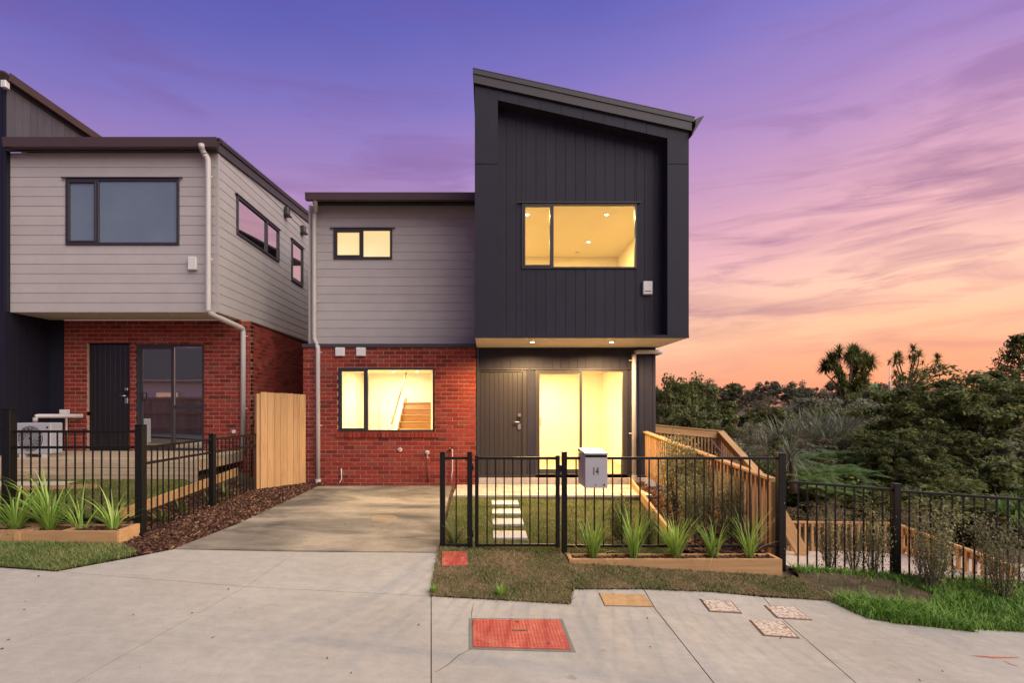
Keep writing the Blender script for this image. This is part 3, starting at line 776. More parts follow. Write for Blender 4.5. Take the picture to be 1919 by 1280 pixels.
# roof of the low wing
zg = ZV(362, 91); yg = YS(91)
gx0, gx1 = XU(573, 91), xl - .004
box('fascia', gx0 + .03, gx1, yC - .10, yC - .03, cz1 - .0, zg - .03, M_fascia, H)
def gutter(root, x0, x1, yfr, ztop, ht=.145, wd=.12, m=None):
    prof = [(yfr, ztop), (yfr + .018, ztop - ht), (yfr + wd, ztop - ht), (yfr + wd, ztop - .01), (yfr + wd - .006, ztop - .01), (yfr + wd - .006, ztop - ht + .008), (yfr + .025, ztop - ht + .008), (yfr + .008, ztop - .004)]
    return prism('gutter', prof, x0, x1, m or M_roof, root, axis='x')
gutter(H, gx0, gx1, yg - .06, zg)
prism('roof', [(yg + .03, zg - .025), (yg + .03, zg + .0), (19.2, zg + .72), (19.2, zg + .64)], gx0 + .02, gx1, M_roof, H, axis='x')
box('eave_lining', gx0 + .03, gx1, yC - .029, yC + .2, cz1 + .0, cz1 + .02, M_fascia, H)
def pipe_brackets(pipe, pts, m=None):
    for (x, y, z, s_) in pts: tube('bracket', [(x, y, z), (x + .085 * s_, y + .01, z)], .009, M_white, pipe, 6)
# downpipe of the low wing
dp = tube('downpipe', smooth_path([(XU(591, 91), yg + .0, ZV(373, 91)), (XU(588, 89), yC - .06, ZV(392, 89)), (XU(585.5, 89), yC - .07, ZV(400, 89)), (XU(585.5, 89), yC - .07, ZV(634, 89)), (XU(594, 91), yB - .06, ZV(650, 91)), (XU(594, 91), yB - .06, .17)], .07), .047, M_pipe, H, 14)
disc('collar', (XU(594, 91), yB - .06, .22), .06, .09, M_pipe, dp)
pipe_brackets(dp, [(XU(585.5, 89), yC - .07, ZV(v, 89), 1) for v in (427, 562)] + [(XU(594, 91), yB - .06, ZV(v, 91), 1) for v in (660, 798)])
# little vents, tap, outlets on the brick
for u in (638, 677):
    v = thing_part('wall_vent', H, (XU(u, SB), yB, ZV(659, SB)))
    box('cowl', XU(u - 9, SB), XU(u + 9, SB), yB - .06, yB, ZV(668, SB), ZV(651.5, SB), M_white, v, .012)
    box('flap', XU(u - 7, SB), XU(u + 6, SB), yB - .068, yB - .058, ZV(667, SB), ZV(655, SB), M_white, v, .002)
for (u, v) in ((750, 843), (801, 848)):
    rs = disc('wall_rose', (XU(u, SB), yB - .008, ZV(v, SB)), .042, .02, M_white, H, 'y'); disc('spigot', (XU(u, SB), yB - .03, ZV(v, SB)), .016, .06, M_brass, rs, 'y')
tp = tube('garden_tap', smooth_path([(XU(801, SB), yB - .02, ZV(850, SB)), (XU(801, SB), yB - .07, ZV(852, SB)), (XU(801, SB), yB - .07, ZV(868, SB))], .02), .012, M_brass, H)
tube('hose', smooth_path([(XU(801, SB), yB - .07, ZV(866, SB)), (XU(801.5, SB), yB - .07, ZV(890, SB)), (XU(803, SB), yB - .05, .19)], .05), .014, M_hose, tp)
tube('tap_handle', [(XU(796, SB), yB - .07, ZV(857, SB)), (XU(805, SB), yB - .07, ZV(857, SB))], .008, M_brass, tp)
tube('cable_conduit', smooth_path([(XU(640, SB), yB - .02, ZV(878, SB)), (XU(640.5, SB), yB - .02, ZV(898, SB)), (XU(637, SB), yB - .05, .17)], .04), .012, M_pipe, H)
tube('meter_pipe', smooth_path([(XU(842, SB), yB - .03, ZV(840, SB)), (XU(848, SB), yB - .05, ZV(842, SB)), (XU(848, SB), yB - .05, ZV(880, SB)), (XU(845, SB), yB - .04, .19)], .04), .014, M_pipe, H)
tube('meter_lever', [(XU(842, SB), yB - .07, ZV(846, SB)), (XU(850, SB), yB - .07, ZV(836, SB))], .016, M_black, H)
box('foundation', bx0 + .02, bx1, yB - .012, yB + .1, -.1, .128, M_path2, H)

# ---- tower (upper storey, dark)
top_l, top_r = ZV(157, SF), ZV(247, SF)                       # underside of the barge along the front
def roofz(x): return lerp(top_l, top_r, (x - XU(889, SF)) / (XU(1296, SF) - XU(889, SF)))
ix0, ix1 = XU(933, SF), XU(1251, SF)
it_l, it_r = ZV(187, SF), ZV(258.5, SF)
def recz(x): return lerp(it_l, it_r, (x - ix0) / (ix1 - ix0))
zj = ZV(307, SF)
fr = thing_part('tower_frame', H, (0, yF, zS))
dF = yR - yF
for (a, b) in ((xl, ix0), (ix1, xr)):
    box('frame_panel', a, b, yF, yF + dF + .1, zS, zj - .006, M_dark, fr)
    prism('frame_panel', [(a, zj + .006), (b, zj + .006), (b, min(roofz(b), 99)), (a, roofz(a))], yF, yF + dF + .1, M_dark, fr)
    box('joint_backing', a + .004, b - .004, yF + .012, yF + dF + .09, zj - .007, zj + .007, M_black, fr)
nb = 8; bxs = np.linspace(ix0, ix1, nb + 1)
for a, b in zip(bxs, bxs[1:]):
    prism('frame_panel', [(a + .003, recz(a + .003)), (b - .003, recz(b - .003)), (b - .003, roofz(b)), (a + .003, roofz(a))], yF, yF + dF + .1, M_dark, fr)
prism('frame_backing', [(ix0, recz(ix0) + .006), (ix1, recz(ix1) + .006), (ix1, roofz(ix1)), (ix0, roofz(ix0))], yF + .012, yF + dF + .09, M_black, fr)
W3 = (XU(977.5, SR), XU(1193, SR), ZV(503.5, SR), ZV(381, SR))
vboards(H, (ix0 - .02, ix1 + .02, zS, 9), yR, [W3], .1815, M_dark, top=lambda x: recz(x) + .05, name='tower_wall')
window(H, W3[0], W3[1], W3[2], W3[3], yR - .012, [XU(1035.5, SR)], M_glass, fw=.032, sash=0)
ab = box('alarm_box', XU(1203.5, SR), XU(1221, SR), yR - .07, yR, ZV(553, SR), ZV(528, SR), M_white, H, .012)
box('alarm_slot', XU(1206, SR), XU(1218, SR), yR - .072, yR - .069, ZV(548, SR), ZV(546.5, SR), M_black, ab)
# barge boards, roof, gutter of the tower
def slope_band(name, d0, d1, y0, y1, m, ex0, ex1):
    return prism(name, [(ex0, roofz(ex0) + d0), (ex1, roofz(ex1) + d0), (ex1, roofz(ex1) + d1), (ex0, roofz(ex0) + d1)], y0, y1, m, H)
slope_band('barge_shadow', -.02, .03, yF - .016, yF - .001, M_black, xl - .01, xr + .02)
slope_band('barge_board', .0, .152, yF - .045, yF - .018, M_fascia, xl - .02, xr + .04)
slope_band('barge_cap', .155, .243, yF - .06, yF + .05, M_fascia, xl - .03, xr + .08)
slope_band('roof_sheet', .2425, .252, yF - .065, 17.0, M_roof, xl - .035, xr + .09)
prism('gutter', [(xr + .02, roofz(xr) - .09), (xr + .035, roofz(xr) - .10), (xr + .235, roofz(xr) + .225), (xr + .22, roofz(xr) + .225), (xr + .12, roofz(xr) + .19), (xr + .082, roofz(xr) + .17), (xr + .082, roofz(xr) + .05)], yF - .10, 17, M_fascia, H)
slope_band('roof_lining', .0, .02, yF, 17, M_dark, xl, xr)
# tower side walls and rear
for (a, b, nm) in ((xl, xl + .09, 'tower_side'), (xr - .09, xr, 'tower_side')):
    prism(nm, [(a, zS), (b, zS), (b, roofz(b)), (a, roofz(a))], yF + dF + .101, 17.0, M_dark, H)
box('rear_wall', bx0, xr, 17.0, 17.1, 0, 6.8, M_dark, H)
# soffit with two lit downlights
so = box('soffit', xl + .006, xr - .006, yF + .004, yD + .10, zS - .02, zS + .02, M_soffit, H)
box('soffit_trim', xl - .003, xr + .003, yF - .004, yF + .02, zS - .024, zS + .03, M_dark, H)
for u in (997.5, 1146):
    x = XU(u, 98.9); downlight(so, x, YS(98.9), zS - .02)
    lamp(so, x, YS(98.9), zS - .045, 290, c=(1, .64, .30), spread=R(168), kind='SPOT')
# ---- dark entrance wall
ex1_ = XU(1228, SD)
zb = .30
D1 = (XU(897, SD), XU(987, SD), zb, ZV(693.5, SD))
D2 = (XU(1003, SD), XU(1176, SD), zb - .02, ZV(693.5, SD))
vboards(H, (xl + .01, ex1_, zb - .02, zS - .02), yD, [D1, D2], .175, M_dark, name='entrance_wall')
box('entrance_side', ex1_ - .09, ex1_ - .001, yD + .062, 17, .1, zS - .02, M_dark, H)
box('corner_trim', xl + .002, xl + .05, yD - .06, yD - .001, .18, zS - .02, M_alu, H)
box('corner_trim', ex1_ - .045, ex1_ + .004, yD - .012, yD - .001, zb, zS - .02, M_dark, H)
box('threshold', xl + .01, ex1_, yD - .055, yD + .2, .1, zb - .022, M_path2, H, .004)
box('base_strip', xl + .01, ex1_ - .05, yD - .012, yD - .001, zb - .018, zb + .045, M_alu, H)
for (a, b) in ((D1[0] - .03, D1[1] + .03), (D2[0] - .1, D2[1] + .14)): box('head_flashing', a, b, yD - .04, yD - .001, D1[3] + .004, D1[3] + .022, M_alu, H)
fd = thing_part('front_door', H, (D1[0], yD, zb))
for r in ((D1[0], D1[1], D1[3] - .04, D1[3]), (D1[0], D1[0] + .03, zb, D1[3] - .04), (D1[1] - .09, D1[1], zb, D1[3] - .04)): box('door_frame', r[0], r[1], yD + .0, yD + .1, r[2], r[3], M_darkdoor, fd, .003)
nx = 9; dxs = np.linspace(D1[0] + .032, D1[1] - .092, nx + 1)
for a, b in zip(dxs, dxs[1:]): box('door_plank', a + .002, b - .002, yD + .03, yD + .07, zb + .02, D1[3] - .042, M_darkdoor, fd, .003)
box('door_core', dxs[0], dxs[-1], yD + .04, yD + .075, zb + .02, D1[3] - .042, M_black, fd)
box('door_sill', D1[0], D1[1], yD - .03, yD + .1, zb - .015, zb + .018, M_alu, fd)
handle_set(fd, XU(973, SD), yD + .03, ZV(791, SD))
# sliding door
sd = thing_part('sliding_door', H, (D2[0], yD, zb))
f_ = .05
for r in ((D2[0], D2[1], D2[3] - .035, D2[3]), (D2[0], D2[1], D2[2], D2[2] + .07), (D2[0], D2[0] + f_, D2[2] + .07, D2[3] - .035), (D2[1] - .10, D2[1], D2[2] + .07, D2[3] - .035)): box('door_frame', r[0], r[1], yD - .012, yD + .11, r[2], r[3], M_alu, sd, .003)
xm = XU(1088.5, SD)
lp = thing_part('sliding_leaf', sd, (D2[0], yD, zb))
a, b, c, d = D2[0] + f_, xm + .03, D2[2] + .075, D2[3] - .04
for r in ((a, b, d - .045, d), (a, b, c, c + .10), (a, a + .045, c + .1, d - .045), (b - .055, b, c + .1, d - .045)): box('leaf_stile', r[0], r[1], yD + .01, yD + .045, r[2], r[3], M_alu, lp, .003)
box('pane', a + .04, b - .05, yD + .025, yD + .031, c + .095, d - .04, M_glass, lp)
tube('pull_handle', smooth_path([(XU(1013, SD), yD + .01, ZV(783, SD)), (XU(1013, SD), yD - .04, ZV(783, SD)), (XU(1013, SD), yD - .04, ZV(797, SD)), (XU(1013, SD), yD + .01, ZV(797, SD))], .02), .009, M_black, lp)
box('pane', xm + .03, D2[1] - .095, yD + .07, yD + .076, D2[2] + .065, D2[3] - .03, M_glass, sd)
# corner downpipe
dp2 = tube('downpipe', smooth_path([(XU(1242, 91), 12.4, ZV(659, 91)), (XU(1242, 91), yD - .10, ZV(659, 91)), (XU(1190, 91), yD - .10, ZV(659, 91)), (XU(1190, 91), yD - .10, ZV(700, 91)), (XU(1190, 91), yD - .10, .15)], .09), .045, M_pipe, H, 14)
disc('collar', (XU(1190, 91), yD - .10, .26), .062, .16, M_pipe, dp2)
pipe_brackets(dp2, [(XU(1190, 91), yD - .10, ZV(v, 91), -1.2) for v in (675, 813)])
# ---- lit interiors
def room(root, x0, x1, y0, y1, z0, z1, name='room_shell', m=M_inner):
    t_ = .06; e_ = thing_part(name, root, (x0, y0, z0))
    box('floor', x0 - t_, x1 + t_, y0, y1 + t_, z0 - t_, z0, M_floor, e_); box('ceiling', x0 - t_, x1 + t_, y0, y1 + t_, z1, z1 + t_, m, e_)
    box('inner_wall', x0 - t_, x0, y0, y1 + t_, z0, z1, m, e_); box('inner_wall', x1, x1 + t_, y0, y1 + t_, z0, z1, m, e_); box('inner_wall', x0, x1, y1, y1 + t_, z0, z1, m, e_)
    return e_
fz, cz_ = .30, 2.72
ra = room(H, bx0 + .12, -.30, yB + .115, 15.8, fz, cz_)
wall('lining', (bx0 + .12, -.30, fz, cz_), yB + .113, yB + .117, [W1], M_inner, ra)
# stairs, newel wall and handrail in the left room
st = thing_part('staircase', H, (-2.2, 13.6, fz))
sx0, sx1 = -2.32, -1.42
for k in range(9):
    y0 = 12.95 + k * .25; box('stair_tread', sx0, sx1, y0 - .02, y0 + .26, fz + .175 * (k + 1) - .035, fz + .175 * (k + 1), M_carpet, st, .006)
    box('stair_riser', sx0, sx1, y0, y0 + .25, fz, fz + .175 * (k + 1) - .036, M_carpet, st)
bm = bmesh.new()
prism('stair_stringer', [(12.9, fz), (15.6, fz), (15.6, fz + 1.70), (15.0, fz + 1.70), (12.9, fz + .22)], sx0 - .06, sx0 - .001, M_inner, st, axis='x')
bm.free()
tube('handrail', [(sx0 + .05, 12.75, fz + 1.05), (sx0 + .05, 15.3, fz + 2.55)], .02, M_carpet, st)
box('inner_doorway', -3.15, -2.5, 15.7, 15.79, fz, 1.72, M_white, ra)  # white panel standing in for a lit opening, its brightness put into the colour
box('partition', -1.42, -1.30, 13.6, 15.79, fz, cz_ - .001, M_inner, ra)
dl = downlight(ra, -2.2, 12.2, cz_); lamp(dl, -2.2, 12.2, cz_ - .03, 48, .22, WARM)
dl = downlight(ra, -3.2, 12.3, cz_); lamp(dl, -3.2, 12.3, cz_ - .03, 40, .22, WARM)  # extra downlight, added to brighten the dark left side of the room
dl = downlight(ra, -2.55, 14.6, cz_); lamp(dl, -2.52, 14.6, cz_ - .03, 40, .2, (1, .85, .6))
dl = downlight(ra, -1.9, 14.6, cz_)
# right room
rb = room(H, -.2, ex1_ - .16, yD + .115, 15.5, fz, cz_)
wall('lining', (-.2, ex1_ - .16, fz, cz_), yD + .108, yD + .116, [(D2[0] + .02, D2[1] - .02, 0, D2[3] - .02)], M_inner, rb)
idr = thing_part('inner_doorway', H, (3.2, 13, fz))
box('door_leaf', ex1_ - .20, ex1_ - .163, 12.3, 13.1, fz, fz + 2.0, M_tz, idr, .004); box('door_jamb', ex1_ - .22, ex1_ - .163, 12.2, 12.28, fz, fz + 2.05, M_alu, idr)
for (x, y) in ((.9, 12.2), (2.3, 12.2), (1.6, 14.2)):
    dl = downlight(rb, x, y, cz_); lamp(dl, x, y, cz_ - .03, 55, .2, WARM)
# upper room
uc = 5.75
rc = room(H, xl + .1, xr - .1, yR + .065, 14.27, 3.25, uc)
wall('lining', (xl + .1, xr - .1, 3.25, uc), yR + .061, yR + .066, [W3], M_inner, rc)
for (x, y) in ((.84, 11.03), (2.48, 11.03), (2.46, 12.9), (.84, 12.9)):
    dl = downlight(rc, x, y, uc); lamp(dl, x, y, uc - .035, 21, .18, (1, .75, .28))
disc('smoke_alarm', (XU(1082, 72.5), YS(72.5), uc - .012), .055, .024, M_white, rc)
box('door_leaf', xr - .2, xr - .161, 13.3, 13.9, 3.25, 5.05, M_alu, rc)
box('room_light_back', cx0 + .1, cx1 - .1, yC + .5, yC + .55, 3.2, 6.0, M_inner, H)

# ================================================================== neighbouring house on the left
N = thing('neighbour_house', 'neighbouring two-storey house with beige weatherboards over a brick entrance and a dark wing', 'house', (-7, 11.1, .6))
SL = 98.5; yL = YS(SL); nyB = YS(90.0)
zdeck = ZV(845, 90); zLs = ZV(600, 90)                        # deck and soffit levels
lx0, lx1 = XU(18, SL), XU(409, SL)                         # dark wing face, right side wall
bxr = XU(470, 90)
# brick entrance wall
ND = (XU(163, 90), XU(243, 90), zdeck, ZV(643, 90)); NS = (XU(254, 90), XU(382, 90), zdeck, ZV(645, 90))
bricks(N, (-8.8, bxr, .12, zLs - .002), nyB, [(ND[0], ND[1], -1, ND[3]), (NS[0], NS[1], -1, NS[3])], side=(bxr, nyB + .072, 17.5, 1), n_single=300)
box('wing_return', lx0 - .01, -8.802, nyB - .02, nyB + .1, .3, zLs, M_navy, N)
box('side_backing', bxr - .11, bxr - .008, nyB + .115, 17.5, .12, zLs, M_mortar, N)
nd = thing_part('front_door', N, (ND[0], nyB, zdeck))
dxs = np.linspace(ND[0] + .02, ND[1] - .02, 9)
for a, b in zip(dxs, dxs[1:]): box('door_plank', a + .0015, b - .0015, nyB + .06, nyB + .09, zdeck + .01, ND[3] - .03, M_blackdoor, nd, .002)
box('door_core', ND[0], ND[1], nyB + .07, nyB + .1, zdeck - .02, ND[3] - .001, M_black, nd)
handle_set(nd, XU(234, 90), yB + .06, ZV(742, 90))
ns = thing_part('sliding_door', N, (NS[0], nyB, zdeck))
for r in ((NS[0], NS[1], NS[3] - .05, NS[3]), (NS[0], NS[1], zdeck, zdeck + .05), (NS[0], NS[0] + .06, zdeck + .05, NS[3] - .05), (NS[1] - .05, NS[1], zdeck + .05, NS[3] - .05)): box('door_frame', r[0], r[1], nyB + .02, nyB + .12, r[2], r[3], M_alu, ns, .003)
xm = XU(322, 90); zr_ = ZV(763, 90)
a, b, c, d = NS[0] + .06, xm + .02, zdeck + .05, NS[3] - .05
for r in ((a, b, d - .05, d), (a, b, c, c + .07), (a, a + .07, c + .07, d - .05), (b - .06, b, c + .07, d - .05)): box('leaf_stile', r[0], r[1], nyB + .035, nyB + .07, r[2], r[3], M_alu, ns, .003)
box('pane', a + .06, b - .05, nyB + .05, nyB + .056, c + .06, d - .04, M_dglass, ns)
box('transom', xm + .02, NS[1] - .05, nyB + .05, nyB + .1, zr_ - .035, zr_ + .035, M_alu, ns, .003)
for (p, q) in ((zdeck + .05, zr_ - .035), (zr_ + .035, NS[3] - .05)): box('pane', xm + .02, NS[1] - .05, nyB + .074, nyB + .08, p, q, M_dglass, ns)
tube('pull_handle', smooth_path([(XU(268, 90), nyB + .03, ZV(736, 90)), (XU(268, 90), nyB - .02, ZV(736, 90)), (XU(268, 90), nyB - .02, ZV(750, 90)), (XU(268, 90), nyB + .03, ZV(750, 90))], .02), .01, M_black, ns)
disc('wall_rose', (XU(439, 90), nyB - .01, ZV(809, 90)), .04, .025, M_white, N, 'y')
# deck with fascia boards
dk = thing_part('deck', N, (-7, 9.5, zdeck))
ydk = YS(107.6)
nyb = 12
for k in range(nyb):
    y0 = lerp(ydk, nyB - .01, k / nyb); y1 = lerp(ydk, nyB - .01, (k + 1) / nyb); box('deck_board', -10.5, bxr - .15, y0 + .003, y1 - .003, zdeck - .03, zdeck, M_ox, dk)
for k in range(3): box('deck_fascia_board', -10.5, bxr - .12, ydk - .026, ydk - .001, zdeck - .14 - k * .125, zdeck - .022 - k * .125, M_ox, dk, .003)
box('deck_end_board', bxr - .148, bxr - .12, ydk, nyB - .02, zdeck - .2, zdeck - .001, M_ox, dk, .003)
# upper storey weatherboards: front and right side
nz0, nz1 = ZV(585, SL), ZV(286, SL)
NW = (XU(120, 99), XU(333.5, 99), ZV(457.5, 99), ZV(332.5, 99))
weatherboards(N, (lx0 + .002, lx1, nz0, nz1), yL, [NW], .184, M_clad)
window(N, NW[0], NW[1], NW[2], NW[3], yL - .012, [XU(180.5, 99)], [M_skyrefl, M_skyrefl], fw=.045, sash=0)
ab = box('alarm_box', XU(355, SL), XU(370.5, SL), yL - .07, yL, ZV(507, SL), ZV(482, SL), M_white, N, .012)
# the side wall runs back under a rising roof
def ntop(y): return nz1 + (y - yL) * .083
def sy(u): return F * -lx1 / (U0 - u)                           # depth on the side wall for a photo column
def sz(u, v): return ZC + (V0 - v) * sy(u) / F
SW1 = (sy(443), sy(522), sz(443, 438), sz(443, 365)); SW2 = (sy(546), sy(567), sz(546, 525), sz(546, 448))
weatherboards(N, (yL + .0, 19.0, nz0, nz1), lx1, [SW1, SW2], .184, M_clad, axis='x', top=ntop, name='side_weatherboard_wall')
def side_window(y0, y1, z0, z1, mull):
    e_ = thing_part('window', N, (lx1, y0, z0)); f = .05
    for r in ((y0, y1, z1 - f, z1), (y0, y1, z0, z0 + f), (y0, y0 + f, z0 + f, z1 - f), (y1 - f, y1, z0 + f, z1 - f)): box('frame', lx1 - .05, lx1 + .03, r[0], r[1], r[2], r[3], M_alu, e_, .003)
    ys_ = [y0 + f] + [v for mm in mull for v in (mm - .03, mm + .03)] + [y1 - f]
    for mm in mull: box('mullion', lx1 - .05, lx1 + .03, mm - .03, mm + .03, z0 + f, z1 - f, M_alu, e_, .003)
    for i in range(0, len(ys_), 2): box('pane', lx1 - .01, lx1 - .004, ys_[i], ys_[i + 1], z0 + f, z1 - f, M_dglass, e_)
    box('head_flashing', lx1 - .01, lx1 + .05, y0 - .06, y1 + .06, z1 + .001, z1 + .02, M_alu, e_)
side_window(*SW1, [sy(499)]); side_window(*SW2, [])
for u, v in ((534, 396), (565, 430)):
    y = sy(u); z = sz(u, v)
    vt = thing_part('side_vent', N, (lx1, y, z)); box('vent_cowl', lx1, lx1 + .11, y - .09, y + .09, z - .10, z + .10, M_alu, vt, .02); box('vent_lip', lx1, lx1 + .15, y - .11, y + .11, z - .13, z - .10, M_alu, vt, .01)
# soffit, gutter, fascia and roof
nso = box('soffit', lx0, lx1 - .02, yL + .01, nyB + .0, nz0 - .0, nz0 + .03, M_soffit, N)
for u in (180, 322): downlight(nso, XU(u, 96.5), YS(96.5), nz0, lit=False)
box('brick_flashing', lx1 + .0, bxr + .02, nyB + .02, 17.5, nz0 - .06, nz0 - .03, M_alu, N)
zgN = ZV(257, 101)
box('fascia', lx0 + .02, lx1 + .02, yL - .09, yL - .03, nz1, zgN - .03, M_fascia, N)
gutter(N, XU(5, 101), XU(406, 101), YS(101) - .02, zgN, .17, .13)
for d0, d1, ex, m_ in ((.0, .17, .03, M_fascia), (.172, .26, .06, M_fascia)):
    prism('side_barge', [(yL - .06, ntop(yL) + d0), (19.2, ntop(19.2) + d0), (19.2, ntop(19.2) + d1), (yL - .06, ntop(yL) + d1)], lx1 - .02, lx1 + ex, m_, N, axis='x')
prism('roof', [(yL - .12, ntop(yL) + .20), (19.2, ntop(19.2) + .262), (19.2, ntop(19.2) + .285), (yL - .12, ntop(yL) + .222)], lx0, lx1 + .07, M_roof, N, axis='x')
ndp = tube('downpipe', smooth_path([(XU(377, 101.5), YS(101.5), ZV(270, 101.5)), (XU(379, 100.5), YS(100.5), ZV(282, 100.5)), (XU(390, 100), YS(100), ZV(296, 100)), (XU(390, 100), YS(100), ZV(586, 100)), (XU(449, 92), nyB - .08, ZV(614, 92)), (XU(449, 92), nyB - .08, zdeck)], .08), .052, M_pipe, N, 14)
pipe_brackets(ndp, [(XU(390, 100), YS(100), ZV(v, 100), 1) for v in (331, 486)] + [(XU(449, 92), nyB - .08, ZV(v, 92), 1) for v in (628, 766)])
# dark wing: right-hand face and front
yW = YS(99.4)
vboards(N, (yW, nyB - .002, .4, nz0), lx0, [], .16, M_navy, name='wing_side_wall', axis='x')
zE = 8.0
box('wing_front', lx0 - 3.8, lx0 - .062, yW, yW + .1, .3, zE - .15, M_navy, N)
box('corner_trim', lx0 - .062, lx0 + .004, yW - .012, yW - .001, .3, nz0, M_navy, N)
vboards(N, (yW, 17.0, nz1 + .2, zE - .12), lx0 + .03, [], .172, M_gable, name='wing_upper_wall', axis='x')
box('wing_front_upper', lx0 - .05, lx0 + .016, yW - .004, yW + .09, nz0, zE - .12, M_navy, N)
box('wing_fascia', lx0 + .032, lx0 + .06, yW - .06, 17.0, zE - .17, zE - .02, M_fascia, N)
prism('wing_gutter', [(lx0 + .062, zE - .13), (lx0 + .16, zE - .13), (lx0 + .185, zE + .01), (lx0 + .175, zE + .01), (lx0 + .15, zE - .12), (lx0 + .062, zE - .12)], yW - .1, 17.0, M_roof, N)
prism('wing_roof', [(lx0 - 4, zE + .9), (lx0 + .10, zE + .0), (lx0 + .10, zE + .03), (lx0 - 4, zE + .93)], yW - .12, 17.0, M_roof, N)
box('gutter_outlet', lx0 + .02, lx0 + .12, yW - .13, yW - .03, zE - .27, zE - .132, M_white, N, .01)
box('rear_wall', lx0, lx1, 18.9, 19.0, .3, nz1 + .5, M_clad, N)
# conduit box along the wall above the heat pump
pd_ = tube('pipe_cover', smooth_path([(XU(66, 95), YS(95), zdeck + .62), (XU(66, 95), YS(95), ZV(780, 95)), (XU(145, 92), nyB - .09, ZV(780, 92))], .06), .045, M_pipe, N)
box('junction_box', XU(96, 93), XU(109, 93), nyB - .16, nyB - .05, ZV(777, 93), ZV(768, 93), M_white, pd_, .006)
tube('drain_pipe', [(XU(113, 92), nyB - .08, ZV(782, 92)), (XU(113, 92), nyB - .08, zdeck)], .018, M_pipe, pd_)

# heat pump on the deck
SA = 103.0
ac = thing('heat_pump', 'white outdoor heat pump unit with round fan grille on the neighbouring deck', 'heat pump', (XU(62, SA), YS(SA), zdeck))
ax0, ax1, az0, az1, ay = XU(29, SA), XU(95, SA), zdeck + .06, ZV(793, SA), YS(SA)
box('casing', ax0, ax1, ay, ay + .28, az0, az1, M_letter, ac, .012)
fx, fzc = lerp(ax0, ax1, .42), (az0 + az1) / 2
bm = bmesh.new()
for k in range(9):
    r = .03 + k * .024; tube_bm(bm, [(fx + r * math.cos(t), ay - .012, fzc + r * math.sin(t)) for t in np.linspace(0, 6.283, 25)], .0035, 5, False)
for k in range(16):
    t = k * math.pi / 8; tube_bm(bm, [(fx + .03 * math.cos(t), ay - .012, fzc + .03 * math.sin(t)), (fx + .225 * math.cos(t + .35), ay - .012, fzc + .225 * math.sin(t + .35))], .003, 5)
centred('fan_grille', bm, M_letter, ac); disc('fan_opening', (fx, ay - .002, fzc), .23, .008, M_hose, ac, 'y', 32)
for x in (ax0 + .12, ax1 - .12): box('foot', x - .04, x + .04, ay - .01, ay + .3, zdeck, az0 + .002, M_pipe, ac)
disc('badge', (ax1 - .06, ay - .003, az1 - .08), .018, .006, M_black, ac, 'y', 12)

# concrete strip in the left garden with its timber edge
tag(box('garden_path', -10.5, -7.0, 8.55, 9.1, .30, .50, M_path2), kind='structure')
ge = thing('garden_edging', 'low timber board edging the neighbouring lawn below the deck', 'edging', (-7.3, 8.4, .45))
o = box('edging_board', -9.6, -6.3, 8.42, 8.455, .38, .515, M_tx, ge, .004); o.rotation_euler = (0, 0, R(7))

# ================================================================== metal fences
def fence(root, p0, p1, zt0, zt1, zb0, zb1, gap=.1127, pw=.016, mid=None, skip=0.0, rail=.032):
    """rails and pickets between two plan points; zt = top rail height, zb = bottom rail"""
    p0, p1 = Vector(p0), Vector(p1); d = p1 - p0; L = d.length; ang = math.atan2(d.y, d.x)
    def rail_(za, zb_, nm):
        bm = bmesh.new(); h = rail / 2; n = Vector((-d.y, d.x)).normalized() * .016
        vs = []
        for (p, z) in ((p0, za), (p1, zb_)):
            for sx, sz_ in ((-1, -1), (1, -1), (1, 1), (-1, 1)): vs.append(bm.verts.new((p.x + n.x * sx, p.y + n.y * sx, z + h * sz_)))
        for f in ((0, 1, 2, 3), (7, 6, 5, 4), (0, 4, 5, 1), (1, 5, 6, 2), (2, 6, 7, 3), (3, 7, 4, 0)): bm.faces.new([vs[i] for i in f])
        bmesh.ops.bevel(bm, geom=list(bm.edges), offset=.004, segments=1, affect='EDGES')
        centred(nm, bm, M_black, root)
    rail_(zt0, zt1, 'top_rail'); rail_(zb0, zb1, 'bottom_rail')
    if mid: rail_(zt0 - mid, zt1 - mid, 'middle_rail')
    n = max(1, round(L / gap)); 
    for k in range(1, n):
        t = k / n; p = p0.lerp(p1, t); za, zb_ = lerp(zt0, zt1, t) - rail / 2 + .004, lerp(zb0, zb1, t) - skip * (random.random() * .6 + .4)
        me = boxmesh(pw, pw, round(za - zb_, 2), .002)
        part('picket', me, M_black, root, (p.x, p.y, (za + zb_) / 2), (0, 0, ang))
def post(root, x, y, z0, z1, w_=.065, rot=0):
    o = box('post', x - w_ / 2, x + w_ / 2, y - w_ / 2, y + w_ / 2, z0, z1, M_black, root, .006, (0, 0, rot))
    c_ = box('post_cap', x - w_ / 2 - .004, x + w_ / 2 + .004, y - w_ / 2 - .004, y + w_ / 2 + .004, z1, z1 + .014, M_black, root, .006, (0, 0, rot))
    return o
SFN = 150.0; yfn = YS(SFN); zt = ZV(859, SFN); zbm = ZV(1022, SFN)
def fx_(u, s=SFN): return XU(u, s)
# short panel between driveway and gate
f1 = thing('metal_fence', 'short black metal fence panel between the driveway and the gate', 'fence', (fx_(855), yfn, 0))
post(f1, fx_(829.5), yfn, -.06, ZV(849, SFN)); post(f1, fx_(880.5), yfn, -.06, ZV(849, SFN))
fence(f1, (fx_(829.5) + .033, yfn), (fx_(880.5) - .033, yfn), zt, zt, zbm, zbm)
